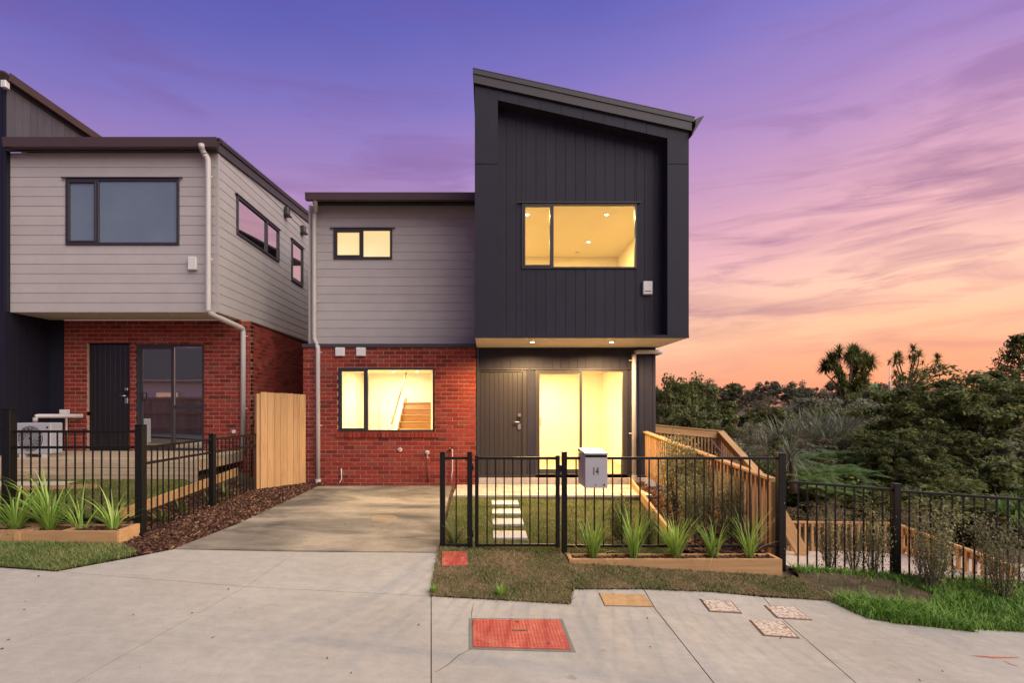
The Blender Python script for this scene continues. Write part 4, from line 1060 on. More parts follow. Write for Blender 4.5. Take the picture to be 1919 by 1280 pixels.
# gate
gt = thing('metal_gate', 'black metal pedestrian gate in front of the stepping slabs', 'gate', (fx_(970), yfn, 0))
post(gt, fx_(893.5), yfn, zbm - .03, ZV(856, SFN), .045); post(gt, fx_(1045), yfn, zbm - .03, ZV(856, SFN), .05)
fence(gt, (fx_(893.5) + .022, yfn), (fx_(1045) - .025, yfn), zt, zt, zbm, zbm)
for v in (875, 1000): tube('hinge', [(fx_(885.5), yfn, ZV(v + 7, SFN)), (fx_(885.5), yfn, ZV(v - 7, SFN))], .014, M_black, gt, 8)
box('latch', fx_(1047), fx_(1053), yfn - .03, yfn + .02, ZV(884, SFN), ZV(872, SFN), M_black, gt, .003)
# long run behind the planter
f2 = thing('metal_fence', 'long black metal fence run behind the raised planter, carrying the letterbox', 'fence', (fx_(1260), yfn, 0))
post(f2, fx_(1057.5), yfn, -.15, ZV(849, SFN)); post(f2, fx_(1463), yfn, -.40, ZV(851, SFN), .09)
fence(f2, (fx_(1057.5) + .033, yfn), (fx_(1463) - .045, yfn), zt, zt, zbm - .012, zbm - .012)
for v in (942, 1027): disc('screw', (fx_(1466), yfn - .047, ZV(v, SFN)), .006, .006, M_steel, f2, 'y', 10)
# run that follows the falling berm to the right
f3 = thing('metal_fence', 'black metal fence stepping down beside the grassy slope and the scrubby shrubs', 'fence', (fx_(1680, 153), YS(153), -.3))
A3, B3, C3 = (fx_(1470), yfn - .01), (XU(1678, 153), YS(153)), (XU(2200, 166), YS(166))
post(f3, B3[0], B3[1], -.5, ZV(908, 153), .085)
fence(f3, (A3[0] + .05, A3[1]), (B3[0] - .04, B3[1]), ZV(903, 150), ZV(918, 153), ZV(1066, 150), ZV(1078, 153))
fence(f3, (B3[0] + .04, B3[1]), C3, ZV(921, 153), ZV(955, 166), ZV(1092, 153), ZV(1128, 166), skip=.08)
# neighbour's fences
SN = 145.0; yn = YS(SN)
f4 = thing('metal_fence', 'black metal fence with double top rail behind the strap-leaf plants on the left', 'fence', (XU(140, SN), yn, .2))
post(f4, XU(17.5, SN), yn, .05, ZV(768, SN), .115); post(f4, XU(264, SN), yn, -.02, ZV(798, SN), .10)
fence(f4, (XU(17.5, SN) + .05, yn), (XU(264, SN) - .05, yn), ZV(809, SN), ZV(809, SN), ZV(974, SN), ZV(974, SN), mid=.205)
fence(f4, (XU(-190, SN), yn), (XU(17.5, SN) - .05, yn), ZV(778, SN), ZV(778, SN), ZV(950, SN), ZV(950, SN), mid=.205)
f5 = thing('metal_fence', 'black metal fence running back along the mulch strip beside the driveway', 'fence', (-4.4, 8.5, .1))
xs5 = XU(268, SN); 
def sp(u): return (U0 - u) / -xs5
y5a, y5b, y5c = yn + .05, YS(sp(398)), YS(sp(487))
post(f5, xs5, y5b, .0, ZV(815, sp(398)), .09); post(f5, xs5, y5c, .0, ZV(806, sp(487)), .09)
zt5 = 1.255
fence(f5, (xs5, y5a), (xs5, y5b - .045), zt5, zt5 - .01, .145, .115, gap=.13, mid=.21); fence(f5, (xs5, y5b + .045), (xs5, y5c - .045), zt5 - .01, zt5 - .02, .11, .085, gap=.13, mid=.21)

# angled paling panel between the houses
tp_ = thing('timber_fence', 'tall pale timber paling panel closing the gap between the two houses', 'fence', (-4.0, 10.6, .1))
q0, q1 = Vector((-4.36, 10.28)), Vector((-3.72, 10.96)); dq = q1 - q0; ang = math.atan2(dq.y, dq.x); npal = 7
for k in range(npal):
    p = q0.lerp(q1, (k + .5) / npal); wdt = dq.length / npal - .003; z0, z1 = lerp(-.03, .2, (k + .5) / npal), lerp(2.05, 2.015, (k + .5) / npal) + random.uniform(-.004, .004)
    part('paling', boxmesh(wdt, .02, round(z1 - z0, 3), .002), M_tz, tp_, (p.x, p.y, (z0 + z1) / 2), (0, 0, ang))
nrm = Vector((-dq.y, dq.x)).normalized()
for z in (.45, 1.6):
    p = (q0 + q1) / 2 + nrm * .04; part('rail', boxmesh(dq.length, .045, .07), M_tx, tp_, (p.x, p.y, z), (0, 0, ang))
for q, zz in ((q0, 2.04), (q1, .55)): p = q + nrm * .06 - dq.normalized() * .02; part('post', boxmesh(.09, .09, zz), M_tz if zz > 1 else M_hose, tp_, (p.x, p.y, zz / 2 - .02), (0, 0, ang))

# ================================================================== timber balustrades on the right
def board3(name, a, b, w_, h, m, root):
    """straight timber from a to b; w_ horizontal width, h height"""
    a, b = Vector(a), Vector(b); d = (b - a); L = d.length; yaw = math.atan2(d.y, d.x); pitch = -math.asin(d.z / L)
    bm = bmesh.new(); bm_box(bm, -L / 2, L / 2, -w_ / 2, w_ / 2, -h / 2, h / 2); bmesh.ops.bevel(bm, geom=list(bm.edges), offset=.003, segments=1, affect='EDGES')
    o = part(name, mesh_bm(name, bm), m, root, (a + b) / 2, (0, pitch, yaw)); return o
def balustrade(root, a, b, h0, h1, gap=.098, bw=.042, cap=.09, caph=.035, face=.11, side=1):
    """a,b = ends of the cap centre line (3-D); balusters hang h0/h1 below it"""
    a, b = Vector(a), Vector(b); d = (b - a); L = Vector((d.x, d.y)).length; n = Vector((-d.y, d.x, 0)).normalized() * side; yaw = math.atan2(d.y, d.x)
    board3('cap_rail', a, b, cap, caph, M_tx, root)
    board3('rail_board', a + n * .03 - Vector((0, 0, face / 2 + caph / 2 + .001)), b + n * .03 - Vector((0, 0, face / 2 + caph / 2 + .001)), .03, face, M_tx, root)
    board3('bottom_rail', a + n * .03 - Vector((0, 0, h0 - .1)), b + n * .03 - Vector((0, 0, h1 - .1)), .03, .09, M_tx, root)
    k = max(2, int(L / gap))
    for i in range(k):
        t = (i + .5) / k; p = a.lerp(b, t) - n * .006; h = lerp(h0, h1, t) - caph / 2
        part('baluster', boxmesh(bw, .04, round(h, 2), .002), M_tz, root, (p.x, p.y, p.z - caph / 2 - round(h, 2) / 2), (0, 0, yaw))
bA = thing('timber_balustrade', 'pine balustrade descending from the house corner beside the mulch bed', 'balustrade', (3.4, 9, .2))
a0 = PT(1206, 808, 90) + Vector((.03, -.05, -.02)); a1 = PT(1449, 899, 147)
balustrade(bA, a0, a1, .90, 1.0, side=1, cap=.10)
box('end_post', a1.x - .05, a1.x + .05, a1.y - .05, a1.y + .05, a1.z - 1.25, a1.z - .018, M_tz, bA, .004)
bB = thing('timber_balustrade', 'far pine balustrade turning down the steps beside the bush', 'balustrade', (6, 15, .2))
SBk = 65.0
b0 = Vector((3.6, YS(SBk), ZV(789, SBk))); b1 = PT(1350, 808, SBk); b2 = PT(1440, 906, 77.5)
balustrade(bB, b0, b1, 1.0, 1.0, side=-1, cap=.14, face=.20, bw=.045); balustrade(bB, b1, b2, 1.0, 1.0, side=-1, cap=.20, face=.20)
box('corner_post', b1.x - .05, b1.x + .05, b1.y - .05, b1.y + .05, b1.z - 1.3, b1.z - .02, M_tz, bB)
tube('metal_handrail', [b1 + Vector((-.32, -.15, -.25)), b2 + Vector((-.40, .1, -.05))], .022, M_steel, bB, 8)
stp = thing('timber_steps', 'timber steps and landing going down beside the far balustrade', 'steps', (6, 14, 0))
box('landing', 3.6, b1.x + .1, YS(SBk) - 1.2, YS(SBk) + .1, -.1, .08, M_tx, stp)
for k in range(6): box('step', b1.x - 1.1, b1.x + .1, YS(SBk) - 1.2 - .28 * (k + 1), YS(SBk) - 1.2 - .28 * k - .004, -.1 - .16 * (k + 1) + .06, -.1 - .16 * (k + 1) + .12, M_tx, stp)
bC = thing('timber_balustrade', 'low pine balustrade along the lower path seen through the sloping fence', 'balustrade', (7, 9.5, -.9))
c0, c1, c2 = PT(1478, 979, 100), PT(1676, 981, 100), PT(1905, 1064, 131)
balustrade(bC, c0, c1, .60, .60, gap=.12, bw=.05, cap=.07, face=.07); balustrade(bC, c1, c2, .52, .46, gap=.14, bw=.055, cap=.07, face=.12)
board3('stair_stringer', PT(1462, 962, 104), PT(1506, 1042, 104), .05, .22, M_tx, bC)
lowp = sheet('lower_path', [(4.35, 7.45), (9.5, 7.2), (9.5, 8.3), (7.9, 10.15), (5.2, 10.2), (4.3, 9.6)], .012, M_path2, None, 'structure')

# ================================================================== planters and edging
def planter(root, x0, x1, y0, y1, ztop, zf_, m=M_tx, t_=.045):
    o = []
    n0, n1 = gz(x0, y0) - .05, gz(x1, y0) - .05
    prism('front_board', [(x0, n0), (x1, n1), (x1, ztop), (x0, ztop)], y0, y0 + t_, M_tx, root)
    for x in (x0, x1 - t_): prism('end_board', [(y0 + t_ + .001, min(n0, n1)), (y1, min(n0, n1) + .1), (y1, ztop - .001), (y0 + t_ + .001, ztop - .001)], x, x + t_, M_ty, root, axis='x')
    box('back_board', x0 + t_ + .001, x1 - t_ - .001, y1 - t_, y1, ztop - .2, ztop - .01, M_tx, root)
SP = 158.0; yP = YS(SP)
pl = thing('timber_planter', 'long raised timber planter with bark mulch in front of the letterbox fence', 'planter', (2, yP, 0))
px0, px1 = XU(1062, 153), XU(1466, SP); zpt = ZV(1049, SP)
planter(pl, px0, px1, yP, yfn - .05, zpt, 0)
pb = box('planter_soil', px0 + .05, px1 - .05, yP + .05, yfn - .1, zpt - .25, zpt - .045, M_mulch, pl)
def chips_at(name, x0, x1, y0, y1, z, n, root):
    o = chipmesh(name, [(x0, y0), (x1, y0), (x1, y1), (x0, y1)], n, (z,)); o.parent = root; o.location = -WLOC[root.name]; return o
chips_at('bark_chips', px0 + .05, px1 - .05, yP + .05, yfn - .05, zpt - .045, 1500, pl)
pl2 = thing('timber_planter', 'raised timber planter with cross boards at the foot of the neighbouring fence', 'planter', (XU(120, 155), YS(155), .2))
SP2 = 156.0; qx1 = XU(219, SP2); zpt2 = ZV(996, SP2)
planter(pl2, XU(40, SP2), qx1, YS(SP2), yn - .06, zpt2, 0)
planter(pl2, XU(-260, SP2), XU(36, SP2), YS(SP2) + .02, yn - .06, zpt2 + .005, 0)
box('cross_board', XU(110, SP2), XU(110, SP2) + .04, YS(SP2) + .05, yn - .11, zpt2 - .12, zpt2 - .002, M_ty, pl2)
box('stub_post', XU(30, SP2), XU(40, SP2), YS(SP2) - .03, YS(SP2) - .002, gz(XU(35, SP2), 6.4) - .05, zpt2 - .004, M_tz, pl2)
board3('return_board', (qx1 - .01, YS(SP2) + .02, zpt2 - .085), (XU(264, SN), yn - .07, zpt2 - .085 + .0), .045, .17, M_ty, pl2)
box('planter_soil', XU(-250, SP2), qx1 - .05, YS(SP2) + .05, yn - .1, .0, zpt2 - .05, M_mulch, pl2)
chips_at('bark_chips', XU(0, SP2), qx1 - .05, YS(SP2) + .05, yn - .06, zpt2 - .05, 1300, pl2)
ed = thing('timber_edging', 'pine board edging between the front lawn and the mulch bed', 'edging', (2.7, 9, .15))
board3('edging_board', (2.96, 11.0, .23), (2.42, 6.95, .07), .045, .15, M_ty, ed)
board3('edging_board', (-4.95, 7.0, .31), (-4.86, 10.4, .50), .04, .15, M_ty, tag(thing('timber_edging', 'thin pine board edging the neighbouring lawn beside the mulch strip', 'edging', (-4.9, 8.5, .3))))

# ================================================================== letterbox
SLB = 158.0; yl_ = YS(SLB)
lb = thing('letterbox', 'grey metal letterbox numbered 14 hanging on the front fence', 'letterbox', (XU(1115, SLB), yl_, ZV(915, SLB)))
l0, l1, lz0, lz1 = XU(1096, SLB), XU(1138.5, SLB), ZV(915, SLB), ZV(854, SLB)
box('body', l0, l1, yl_, yfn + .12, lz0, lz1 - .0, M_letter, lb, .004)
prism('lid', [(yl_ - .015, lz1 + .012), (yl_ - .015, lz1 + .03), (yfn + .13, lz1 + .055), (yfn + .13, lz1 + .012)], l0 - .004, l1 + .006, M_letter, lb, axis='x')
box('slot', l0 + .006, l1 - .004, yl_ - .003, yl_ + .002, lz1 - .022, lz1 + .010, M_black, lb)
box('flap', l0 + .004, l1 - .002, yl_ - .006, yl_ - .0005, lz0 + .004, lz1 - .026, M_letter, lb, .002)
for u, r in ((1116, .007), (1132, .011)): disc('lock', (XU(u, SLB), yl_ - .008, ZV(909, SLB)), r, .006, M_black, lb, 'y', 12)
tcv = bpy.data.curves.new('numerals', 'FONT'); tcv.body = '14'; tcv.size = .118; tcv.align_x = 'CENTER'; tcv.extrude = .0015; tcv.space_character = 1.05
tob = bpy.data.objects.new('numerals_tmp', tcv); col.objects.link(tob); bpy.context.view_layer.update()
tm = bpy.data.meshes.new_from_object(tob.evaluated_get(bpy.context.evaluated_depsgraph_get())); bpy.data.objects.remove(tob)
o = part('numerals', tm, M_ink, lb, (XU(1116, SLB), yl_ - .0085, ZV(890, SLB)), (R(90), 0, 0), (.66, 1.12, 1))
tm.materials.clear(); tm.materials.append(M_ink)

# ================================================================== utility covers
def cover(uvs, label, m, frame=None, fw=.03, name='utility_cover', studs=0, off=.0):
    P4 = [G(*p) for p in uvs]; cx, cy = sum(p[0] for p in P4) / 4, sum(p[1] for p in P4) / 4
    t_ = thing(name, label, 'cover', (cx, cy, gz(cx, cy)))
    if frame:
        sheet('frame', P4, .004 + off, frame, t_, thick=.02); inn = inset(P4, fw); sheet('lid', inn, .011 + off, m, t_, thick=.02)
    else: inn = inset(P4, .006); sheet('rim', P4, .003 + off, M_joint, t_, thick=.02); sheet('lid', inn, .008 + off, m, t_, thick=.02)
    if studs:
        bm = bmesh.new(); a, b, c, d = [Vector(p) for p in inset(inn, .02)]
        for i in range(26):
            for j in range(20):
                p = a.lerp(b, (i + .5) / 26).lerp(d.lerp(c, (i + .5) / 26), (j + .5) / 20); z = gz(p.x, p.y) + .011 + off
                s_ = .007; sk = .35 if (i + j) % 2 else -.35
                v = [bm.verts.new((p.x + dx, p.y + dy, z)) for dx, dy in ((-s_, -s_ * .5), (s_, -s_ * .5 + sk * s_), (s_, s_ * .5 + sk * s_), (-s_, s_ * .5))]
                w4 = [bm.verts.new((q.co.x * .8 + p.x * .2, q.co.y * .8 + p.y * .2, z + .003)) for q in v]
                bm.faces.new(w4)
                for k in range(4): bm.faces.new((v[k], v[(k + 1) % 4], w4[(k + 1) % 4], w4[k]))
        o_ = centred('tread_pattern', bm, m, t_, kind='stuff')
        for q in ((.5, .06), (.80, .86)):
            p = a.lerp(b, q[0]).lerp(d.lerp(c, q[0]), q[1]); disc('key_hole', (p.x, p.y, gz(p.x, p.y) + .012), .014, .006, M_joint, t_)
        bar = [a.lerp(b, .42).lerp(d.lerp(c, .42), .40), a.lerp(b, .60).lerp(d.lerp(c, .60), .40), a.lerp(b, .60).lerp(d.lerp(c, .60), .44), a.lerp(b, .42).lerp(d.lerp(c, .42), .44)]
        sheet('name_bar', [(p.x, p.y) for p in bar], .0155 + off, M_rustframe, t_, thick=.004)
    return t_
cover([(879, 1160), (1054, 1162), (1079, 1224), (879, 1219)], 'large red painted steel cover in a grey frame on the footpath', M_redcover, M_covframe, .035, studs=1)
cover([(828, 1038), (876, 1037), (877, 1064), (827, 1066)], 'small plain red cover in the dry grass beside the driveway', M_redcover, None, off=.018)
cover([(1122, 1113), (1207, 1116), (1226, 1139), (1133, 1137)], 'ochre concrete cover at the back of the footpath', M_ochre)
cover([(1310, 1124), (1370, 1127), (1391, 1152), (1329, 1148)], 'rusty white cover lying closest to the ochre cover', M_rusty, M_rustframe, .018)
cover([(1431, 1136), (1488, 1138), (1523, 1164), (1456, 1160)], 'rusty white cover lying closest to the grassy slope', M_rusty, M_rustframe, .018)
cover([(1403, 1163), (1466, 1166), (1499, 1198), (1430, 1193)], 'palest rusty white cover, set forward of the other two', M_rusty, M_rustframe, .018)

# ================================================================== across the street (seen only as reflections)
of = thing('paling_fence', 'weathered timber paling fence across the street', 'fence', (-16, -2.4, 0))
for k in range(54): box('paling', -20 + k * .15, -20 + k * .15 + .145, -2.4, -2.38, .3, 2.15 + random.uniform(-.02, .02), M_oz, of)
for z in (.7, 1.4, 2.1): box('rail', -20, -11.9, -2.36, -2.31, z - .05, z + .05, M_ox, of)
oh = thing('bungalow', 'white bungalow with grey hipped roof across the street', 'house', (-18, -14, 0))
box('wall', -26, -11, -16, -10, .2, 3.2, M_white, oh); box('eave', -26.5, -10.5, -16.5, -9.5, 3.2, 3.35, M_white, oh)
bm = bmesh.new(); v = [bm.verts.new(p) for p in ((-26.6, -16.6, 3.36), (-10.4, -16.6, 3.36), (-10.4, -9.4, 3.36), (-26.6, -9.4, 3.36), (-23, -13, 5.6), (-14, -13, 5.6))]
for f in ((0, 1, 5, 4), (1, 2, 5), (2, 3, 4, 5), (3, 0, 4), (3, 2, 1, 0)): bm.faces.new([v[i] for i in f])
centred('roof', bm, M_tile, oh)
for x in (-23, -20, -16.5, -13.5): w_ = box('window', x, x + 1.4, -9.99, -9.9, 1.4, 2.6, M_white, oh); box('glass', x + .08, x + 1.32, -9.9, -9.88, 1.48, 2.52, M_dglass, w_)

# ================================================================== plants
def leaves_at(C, N_, size, aspect=.5, up=.3, jitter=.5):
    """leaf quads at centres C; N_ = outward directions"""
    n = len(C); r = rng.normal(0, 1, (n, 3)); d = N_ * (1 - jitter) + r * jitter; d[:, 2] += up; d /= np.linalg.norm(d, axis=1)[:, None] + 1e-9
    q = rng.normal(0, 1, (n, 3)); t = np.cross(d, q); t /= np.linalg.norm(t, axis=1)[:, None] + 1e-9; b = np.cross(d, t)
    L = size * rng.uniform(.6, 1.35, n)[:, None]; t = t * L; b = b * L * aspect
    V = np.stack([C - t, C - b + d * L * .12, C + t, C + b + d * L * .12], 1).reshape(-1, 3)
    return V, np.arange(4 * n).reshape(n, 4)
def crown_mesh(name, rx, rz, n_cl, per, leaf, squash=.7, fill=.35, seed=0, aspect=.5, cl_r=(.16, .34), up=.35, flat=1.0):
    """uneven crown: leaf clumps spread through an ellipsoid of radii rx, rz centred at height 0"""
    r0 = np.random.default_rng(seed); C = []; N_ = []
    for k in range(n_cl):
        v = r0.normal(0, 1, 3); v /= np.linalg.norm(v); rad = (fill + (1 - fill) * r0.random() ** .6) * r0.uniform(.82, 1.12)
        c = v * rad * np.array([rx, rx, rz]); cr = r0.uniform(*cl_r) * rx
        p = r0.normal(0, 1, (per, 3)); p /= np.linalg.norm(p, axis=1)[:, None]; q = r0.random(per) ** .45
        C.append(c + p * q[:, None] * cr * np.array([1, 1, squash * flat])); N_.append(p * .7 + v * .5)
    C = np.concatenate(C); N_ = np.concatenate(N_); V, Fc = leaves_at(C, N_, leaf, aspect, up)
    return mesh_np(name, V, Fc)
def trunk_mesh(name, h, r, n_limb, spread, seed=0):
    r0 = random.Random(seed); bm = bmesh.new()
    tube_bm(bm, [(0, 0, -.3), (r0.uniform(-.05, .05) * h, r0.uniform(-.05, .05) * h, h * .5), (r0.uniform(-.08, .08) * h, 0, h)], [r, r * .75, r * .4], 7)
    for k in range(n_limb):
        a = r0.uniform(0, 6.28); z = h * r0.uniform(.35, .8); tube_bm(bm, [(0, 0, z), (math.cos(a) * spread * .5, math.sin(a) * spread * .5, z + spread * .4), (math.cos(a) * spread, math.sin(a) * spread, z + spread * .9)], [r * .45, r * .3, r * .12], 5)
    return mesh_bm(name, bm, True)
def blades_strip(bases, az_, lean, length, width, nseg=5, droop=1.0, fold=.0):
    """arching strap leaves; arrays of n"""
    n = len(bases); ts = np.linspace(0, 1, nseg + 1); dirx = np.stack([np.cos(az_), np.sin(az_), np.zeros(n)], -1); sd = np.stack([-np.sin(az_), np.cos(az_), np.zeros(n)], -1)
    rows = []; p = bases.copy(); th = lean.copy()
    for i, t in enumerate(ts):
        wv_ = width * (1 - t ** 2.2) * (.55 + .45 * min(1, t * 4)) + 5e-4
        rows.append(np.stack([p - sd * wv_[:, None], p + sd * wv_[:, None]], 1))
        st_ = length / nseg; p = p + (dirx * np.sin(th)[:, None] + np.array([0, 0, 1.]) * np.cos(th)[:, None]) * st_[:, None]; th = th + droop / nseg * rng.uniform(.5, 1.5, n)
    V = np.stack(rows, 1).reshape(-1, 3); k = (nseg + 1) * 2; i0 = np.arange(n)[:, None] * k
    Fc = np.concatenate([i0 + [2 * j, 2 * j + 1, 2 * j + 3, 2 * j + 2] for j in range(nseg)], 0)
    return V, Fc
def strap_clump(name, n, length, width, spread=.04, lean=(.05, .7), droop=1.1, nseg=5):
    a = rng.uniform(0, 6.28, n); r = spread * np.sqrt(rng.random(n)); b = np.stack([np.cos(a) * r, np.sin(a) * r, np.zeros(n) - .01], -1)
    V, Fc = blades_strip(b, a + rng.normal(0, .5, n), rng.uniform(*lean, n), length * rng.uniform(.55, 1.15, n), width * rng.uniform(.6, 1.2, n), nseg, droop)
    return mesh_np(name, V, Fc)
def head_mesh(name, n, length, width, c=(0, 0, 0), droop=.9):
    """ball of sword leaves (cabbage tree head)"""
    V, Fc = blades_strip(np.tile(np.array(c, float), (n, 1)), rng.uniform(0, 6.28, n), rng.uniform(.05, 2.1, n), length * rng.uniform(.7, 1.1, n), width * rng.uniform(.7, 1.2, n), 4, droop)
    return V, Fc
def joinVF(parts_):
    Vs, Fs, o = [], [], 0
    for V, Fc in parts_: Vs.append(V); Fs.append(Fc + o); o += len(V)
    return np.concatenate(Vs), np.concatenate(Fs)
def fern_mesh(name, fronds=9, L=1.2, seed=0):
    r0 = np.random.default_rng(seed); P = []
    for k in range(fronds):
        a = k * 6.283 / fronds + r0.uniform(-.3, .3); ln = L * r0.uniform(.75, 1.1); lean = r0.uniform(.5, .95); m_ = 26
        th = lean; p = np.zeros(3); pts = []; dirs = []
        for i in range(m_):
            d = np.array([math.cos(a) * math.sin(th), math.sin(a) * math.sin(th), math.cos(th)]); p = p + d * ln / m_; th += 1.5 / m_; pts.append(p.copy()); dirs.append(d)
        pts = np.array(pts); dirs = np.array(dirs); sd = np.array([-math.sin(a), math.cos(a), 0])
        for sg in (-1, 1):
            t = np.linspace(0, 1, m_); ll = .19 * L * np.sin(np.clip(t * 1.05 + .08, 0, 1) * math.pi) ** .8
            tip = pts + (sd * sg * .92 + dirs * .35 - np.array([0, 0, .22])) * ll[:, None]; w_ = dirs * (ln / m_ * .26)
            V = np.stack([pts - w_, pts + w_, tip + w_ * .35, tip - w_ * .35], 1).reshape(-1, 3); P.append((V, np.arange(4 * m_).reshape(m_, 4)))
    V, Fc = joinVF(P); return mesh_np(name, V, Fc)
def shrub_mesh(h, r, n_stem, leaf, per, seed=0):
    """upright small-leaved shrub: (leaf mesh, stem mesh)"""
    r0 = np.random.default_rng(seed); C = []; N_ = []; bm = bmesh.new()
    for k in range(n_stem):
        a = r0.uniform(0, 6.28); rr = r * math.sqrt(r0.random()); hh = h * r0.uniform(.6, 1.05); tip = np.array([math.cos(a) * rr, math.sin(a) * rr, hh]); b = np.array([math.cos(a) * .05, math.sin(a) * .05, 0])
        mid = b * .5 + tip * .5 + np.array([math.cos(a), math.sin(a), 0]) * .05; tube_bm(bm, [b, mid, tip], [.007, .005, .002], 4)
        t = r0.random(per) ** .8; t = .12 + .9 * t; base = b * (1 - t)[:, None] ** 2 + 2 * mid * (t * (1 - t))[:, None] + tip * (t ** 2)[:, None]
        off = r0.normal(0, 1, (per, 3)) * (.05 + .05 * (1 - t))[:, None] * (h / .9); C.append(base + off); N_.append(off)
    C = np.concatenate(C); C[:, 2] = np.abs(C[:, 2]); V, Fc = leaves_at(C, np.concatenate(N_) * 8, leaf, .5, .4)
    return mesh_np('foliage', V, Fc), mesh_bm('stems', bm)
def plant(name, label, cat, loc, parts_, group=None, sc=1.0, rot=None):
    t_ = thing(name, label, cat, loc, group); t_.rotation_euler = (0, 0, rot if rot is not None else random.uniform(0, 6.28))
    t_.scale = (sc, sc, sc) if np.isscalar(sc) else sc
    for nm, me, m in parts_:
        o = bpy.data.objects.new(nm, me)
        if not me.materials: me.materials.append(m)
        elif me.materials[0] is not m: o.material_slots[0].link = 'OBJECT'; o.material_slots[0].material = m
        col.objects.link(o); o.parent = t_
    return t_

# ---- strap-leaf clumps in the planters
desc = ['thick strap-leaf clump below the letterbox', 'upright strap-leaf clump second along from the letterbox', 'wide bright strap-leaf clump midway along the planter', 'strap-leaf clump second from the planter end post', 'loose strap-leaf clump with dry tips at the planter end']
for (u, n, L), t_ in zip(((1111, 90, .56), (1187, 72, .66), (1266, 125, .58), (1337, 62, .50), (1404, 44, .64)), desc):
    x = XU(u, 153.5); plant('strap_leaf_plant', t_ + ' in the raised planter', 'plant', (x, YS(153.5), zpt - .04), [('foliage', strap_clump('foliage', n, L, .0065, .05, (.01, random.uniform(.25, .5)), random.uniform(.45, .9)), M_leaf_fresh), ('dry_leaves', strap_clump('dry', 9, L * .8, .005, .05, (.4, 1.2), 1.2), M_drygrass)])
desc = ['strap-leaf plant with broad arching blades at the stub post', 'big arching strap-leaf plant before the cross board', 'sparse strap-leaf plant beside the cross board', 'small upright strap-leaf plant at the fence corner post']
for (u, n, L, wd), t_ in zip(((28, 60, .72, .011), (93, 75, .85, .012), (152, 22, .60, .010), (212, 34, .58, .010)), desc):
    plant('strap_leaf_plant', t_ + ' of the neighbouring planter', 'plant', (XU(u, 150), YS(150), zpt2 - .04), [('foliage', strap_clump('foliage', n, L, wd, .05, (.05, .75), 1.0), M_leaf_fresh), ('dry_leaves', strap_clump('dry', 6, L * .7, wd * .6, .05, (.4, 1.2), 1.2), M_drygrass)])
# ---- shrubs
SHA = [shrub_mesh(1.0, .34, 24, .019, 85, 50 + k) for k in range(4)]
SHM = [shrub_mesh(1.0, .32, 44, .020, 95, k) for k in range(4)]
def shrub(u, vb, s, h, label, k, wide=1.0, m=None, group=None, SH=None):
    SH = SH or SHM
    x, y = XU(u, s), YS(s); z = ZV(vb, s) if vb else gz(x, y)
    return plant('shrub', label, 'shrub', (x, y, z), [('foliage', SH[k % 4][0], m or M_leaf_shrub), ('stems', SH[k % 4][1], M_bark)], group, (h * wide, h * wide, h))
for u, s, h, t_, k in ((1272, 112, 1.20, 'tall bushy shrub with pale tips against the near balustrade', 0), (1318, 118, 1.05, 'shrub filling the middle of the mulch bed by the balustrade', 1), (1372, 132, .95, 'slender shrub at the low end of the near balustrade', 2), (1300, 128, .85, 'lower shrub in front of the bushy one beside the balustrade', 3)): shrub(u, None, s, h, t_, k, .85)
for u, s, h, t_, k, w_ in ((1555, 149, .72, 'sparse shrub outside the sloping fence next to its first bay', 1, .75), (1635, 151, .90, 'shrub leaning on the middle post of the sloping fence', 2, .7), (1752, 158, 1.02, 'tall airy shrub in the second bay of the sloping fence', 3, .8), (1738, 160, .62, 'short dense shrub at the foot of the tall airy one', 0, .8), (1880, 164, .95, 'grey-green shrub at the far end of the sloping fence', 0, .8), (1600, 150, .6, 'low twiggy shrub between the sparse one and the middle post', 3, .8)): shrub(u, None, s, h, t_, k, w_, SH=SHA)
shrub(1160, None, 139, .62, 'young sapling with dark leaves just inside the fence under the letterbox', 2, .8, M_leaf_mid)
shrub(1215, None, 140, .5, 'small leafy sapling behind the planter fence', 1, .8, M_leaf_mid)
bl = strap_clump('foliage', 14, .42, .028, .03, (.1, .9), .9)
plant('broadleaf_weed', 'pale broad-leaved weed growing against the short fence panel', 'plant', (XU(850, 147), YS(147), gz(XU(850, 147), YS(147))), [('foliage', bl, M_leaf_mid)])
tf = strap_clump('foliage', 90, .13, .004, .03, (.0, .5), .6)
plant('grass_tuft', 'bright green grass tuft sprouting at the dry berm edge', 'grass tuft', (*G(939, 1118), gz(*G(939, 1118)) + .005), [('foliage', tf, M_leaf_fresh)])
plant('grass_tuft', 'green grass tuft growing in the driveway edge corner', 'grass tuft', (*G(813, 1112), gz(*G(813, 1112)) + .005), [('foliage', tf, M_leaf_fresh)], sc=.8)
for i, (x, y) in enumerate(((-4.65, 7.6), (-4.7, 8.2), (-4.62, 8.9), (-4.7, 9.6))):
    plant('groundcover_plant', 'small leafy groundcover plant in the mulch behind the side fence', 'plant', (x, y, gz(x, y)), [('foliage', strap_clump('foliage', 26, .26, .022, .06, (.1, 1.0), .9), M_leaf_mid)], 'groundcover plants along the side fence')

